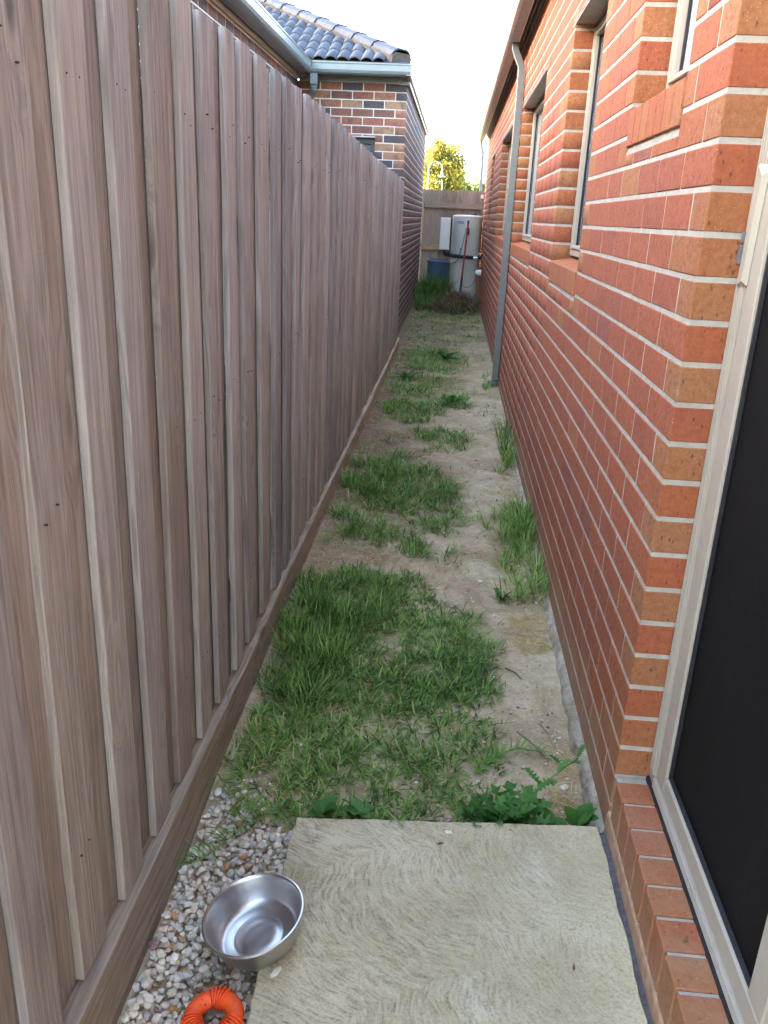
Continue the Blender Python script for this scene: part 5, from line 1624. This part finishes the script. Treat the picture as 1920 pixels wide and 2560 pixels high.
# creeping grass runners: a stolon with blades along it
def runner(label, pts, n, L, w=0.0045):
    root = thing('grass_runner', label, 'grass runner', pts[0])
    P = [Vector(p) - Vector(pts[0]) for p in pts]
    b = MB(); b.tube(P, 0.0018, 6); b.build('stolon', M_WEEDSTEM, root, True)
    B_ = Blades(); X = []; Y = []; Zz = []; H = []
    for i in range(n):
        f_ = random.random() * (len(P) - 1); k = int(f_); p = P[k].lerp(P[min(k + 1, len(P) - 1)], f_ - k)
        X.append(p.x); Y.append(p.y); Zz.append(p.z)
        t_ = P[min(k + 1, len(P) - 1)] - P[k]; H.append(math.atan2(t_.y, t_.x) + random.choice([-1, 1]) * random.uniform(0.3, 1.3))
    B_.add(np.array(X), np.array(Y), np.array(Zz), RNG.uniform(L * 0.6, L * 1.2, n), RNG.uniform(w * 0.7, w * 1.2, n), np.array(H), RNG.uniform(0.4, 1.2, n), RNG.uniform(0.3, 1.0, n), RNG.uniform(0.2, 0.6, n))
    o = B_.build('blades', M_GRASS); o.parent = root
    return root
runner('green grass runner creeping over the pebbles to the plinth', [(-0.36, 1.735, 0.045), (-0.42, 1.68, 0.045), (-0.455, 1.62, 0.045), (-0.49, 1.56, 0.045), (-0.515, 1.525, 0.05)], 62, 0.062)
runner('grass runner along the gravel beside the plinth', [(-0.545, 1.86, 0.05), (-0.50, 1.80, 0.05), (-0.44, 1.74, 0.05), (-0.38, 1.70, 0.045)], 80, 0.06)
runner('sprawling grass runner reaching over bare earth towards the wall', [(0.16, 2.02, gzf(0.16, 2.02) + 0.01), (0.22, 2.10, gzf(0.22, 2.10) + 0.012), (0.29, 2.16, gzf(0.29, 2.16) + 0.012), (0.365, 2.16, gzf(0.365, 2.16) + 0.012)], 90, 0.05)
runner('grass runner over the slab edge', [(-0.10, 1.77, 0.07), (-0.06, 1.735, 0.068), (-0.03, 1.70, 0.066)], 7, 0.045)
runner('grass runner crossing the path from the middle grass', [(0.10, 3.95, gzf(0.1, 3.95) + 0.01), (0.18, 4.02, gzf(0.18, 4.02) + 0.012), (0.25, 4.08, gzf(0.25, 4.08) + 0.012)], 40, 0.05)
# leaf specks on slab and threshold
for (x, y, z, rz_, lb) in ((0.345, 1.33, ZT + 0.002, 1.4, 'tiny brown dry leaf on the slab near the threshold'), (0.065, 1.655, ZT + 0.002, 0.3, 'dark crumb of leaf on the far part of the slab'), (0.535, 1.285, 0.2095, 0.8, 'tiny curled leaf on the brick threshold')):
    b = MB(); b.add([(-0.009, 0, 0), (0, -0.0035, 0.001), (0.010, 0, 0.002), (0, 0.0035, 0.002), (-0.009, 0, 0.001), (0, -0.0035, 0.002), (0.010, 0, 0.003), (0, 0.0035, 0.003)], [(0, 1, 2, 3), (7, 6, 5, 4), (0, 4, 5, 1), (1, 5, 6, 2), (2, 6, 7, 3), (3, 7, 4, 0)])
    o = b.build('dry_leaf', M_LEAFLITTER); o.location = (x, y, z); o.rotation_euler = (0, 0, rz_); tag(o, lb, 'leaf')

# ================================================================ beyond the back fence
def tree(label, loc, h, rad, zc, n, mat, seed, ls=0.26, squash=1.25, core_r=0.55):
    rg = np.random.default_rng(seed); r = random.Random(seed)
    root = thing('tree', label, 'tree', loc, 'trees beyond the back fence')
    b = MB(); b.tube([(0, 0, -0.2), (0.05, 0, h * 0.25), (0, 0.1, h * 0.55), (0.1, 0, h * 0.85)], [rad * 0.12, rad * 0.09, rad * 0.06, rad * 0.015], 10)
    for k in range(9):
        a = k * 2.4; z0 = h * (0.25 + 0.06 * k)
        b.tube([(0, 0, z0), (math.cos(a) * rad * 0.4, math.sin(a) * rad * 0.4, z0 + h * 0.10), (math.cos(a) * rad * 0.75, math.sin(a) * rad * 0.75, z0 + h * 0.2)], [rad * 0.05, rad * 0.03, rad * 0.01], 7)
    b.build('trunk', M_BARK, root, True)
    # clumps of leaves inside an uneven crown
    nc = 70
    u = rg.normal(size=(nc, 3)); u /= np.linalg.norm(u, axis=1)[:, None]
    rr = (core_r + (1 - core_r) * rg.random(nc) ** 0.6) * rg.uniform(0.8, 1.08, nc)
    C = u * rr[:, None] * np.array([rad, rad, rad * squash]) + np.array([0, 0, zc])
    cl = rg.integers(0, nc, n)
    P = C[cl] + rg.normal(size=(n, 3)) * rad * 0.15
    d = rg.normal(size=(n, 3)); d /= np.linalg.norm(d, axis=1)[:, None]
    e = np.cross(d, rg.normal(size=(n, 3))); e /= np.linalg.norm(e, axis=1)[:, None]
    L = rg.uniform(0.6, 1.2, n)[:, None] * ls; W = L * 0.55
    V = np.stack([P, P + d * L * 0.5 + e * W * 0.5, P + d * L, P + d * L * 0.5 - e * W * 0.5], 1).reshape(-1, 3)
    Qd = np.arange(n * 4).reshape(-1, 4)
    tn = np.clip(0.5 + rg.normal(size=nc)[cl] * 0.22 + rg.normal(size=n) * 0.15, 0, 1)
    me = np_mesh('crown', V, Qd, None, {'tone': np.repeat(tn, 4)})
    link('crown', me, root, mat)
    return root
tree('tall golden-leaved tree beyond the back fence', (-1.55, 80, 0), 8.2, 2.15, 5.4, 15000, M_TREE, 5, 0.26, 1.22)
tree('dark green tree beside the golden tree', (-0.05, 84, 0), 6.2, 1.35, 4.0, 4200, M_BUSH, 9, 0.24, 1.35)
tree('low sunlit yellow-green tree seen beside the far downpipe', (2.3, 86, 0), 5.2, 1.9, 3.3, 5000, M_BUSH, 6, 0.24, 0.9)

lm = thing('street_lamp', 'cream swan-neck street lamp with hanging teal bell shade', 'street lamp', (-2.04, 60, 0))
b = MB(); b.tube([(0, 0, -0.1), (0, 0, 1.0), (0, 0, 4.6)], [0.07, 0.055, 0.045], 12); b.tube([(0, 0, -0.05), (0, 0, 0.5)], 0.10, 12)
b.build('pole', M_LAMP, lm, True, 40)
b = MB(); b.tube([(0.46 - 0.46 * math.cos(math.pi * k / 14), 0, 4.58 + 0.44 * math.sin(math.pi * k / 14)) for k in range(15)] + [(0.92, 0, 4.42)], 0.036, 10)
b.build('swan_neck', M_LAMP, lm, True)
b = MB(); b.lathe([(0.03, 0.34), (0.05, 0.30), (0.08, 0.18), (0.15, 0.06), (0.19, 0.0), (0.18, 0.0), (0.14, 0.06), (0.06, 0.17), (0.0, 0.2)], (0.92, 0, 4.08), 24)
b.build('bell_shade', M_TEAL, lm, True, 40)
b = MB(); b.tube([(0.92, 0, 4.16), (0.92, 0, 4.08)], [0.05, 0.03], 12); b.build('bulb', M_WHITE, lm, True)
pl = MB(); pl.tube([(0, 0, 0), (0, 0, 3.95)], [0.05, 0.04], 10); pl.tube([(-0.5, 0, 3.70), (-0.4, 0, 3.82), (-0.2, 0, 3.9), (0, 0, 3.85)], 0.03, 8)
ps = thing('street_lamp', 'thin cream pole with short curved arm behind the swan-neck lamp', 'street lamp', (-1.12, 62, 0))
pl.build('pole', M_LAMP, ps, True, 40)

# repeats of a kind share a group
GROUPS = {'loose_stone': 'loose stones on slab and path', 'weed_plant': 'weeds growing along the passage', 'grass_runner': 'creeping grass runners', 'dry_twig': 'dry twigs on the bare earth',
          'dead_stalk': 'dead stalks by the soil heap', 'dry_leaf': 'dry leaf scraps', 'street_lamp': 'street lamps beyond the back fence', 'timber_fence': 'timber paling fences'}
for o in bpy.data.objects:
    if o.parent is None and 'label' in o:
        g = GROUPS.get(o.name.split('.')[0])
        if g:
            o['group'] = g
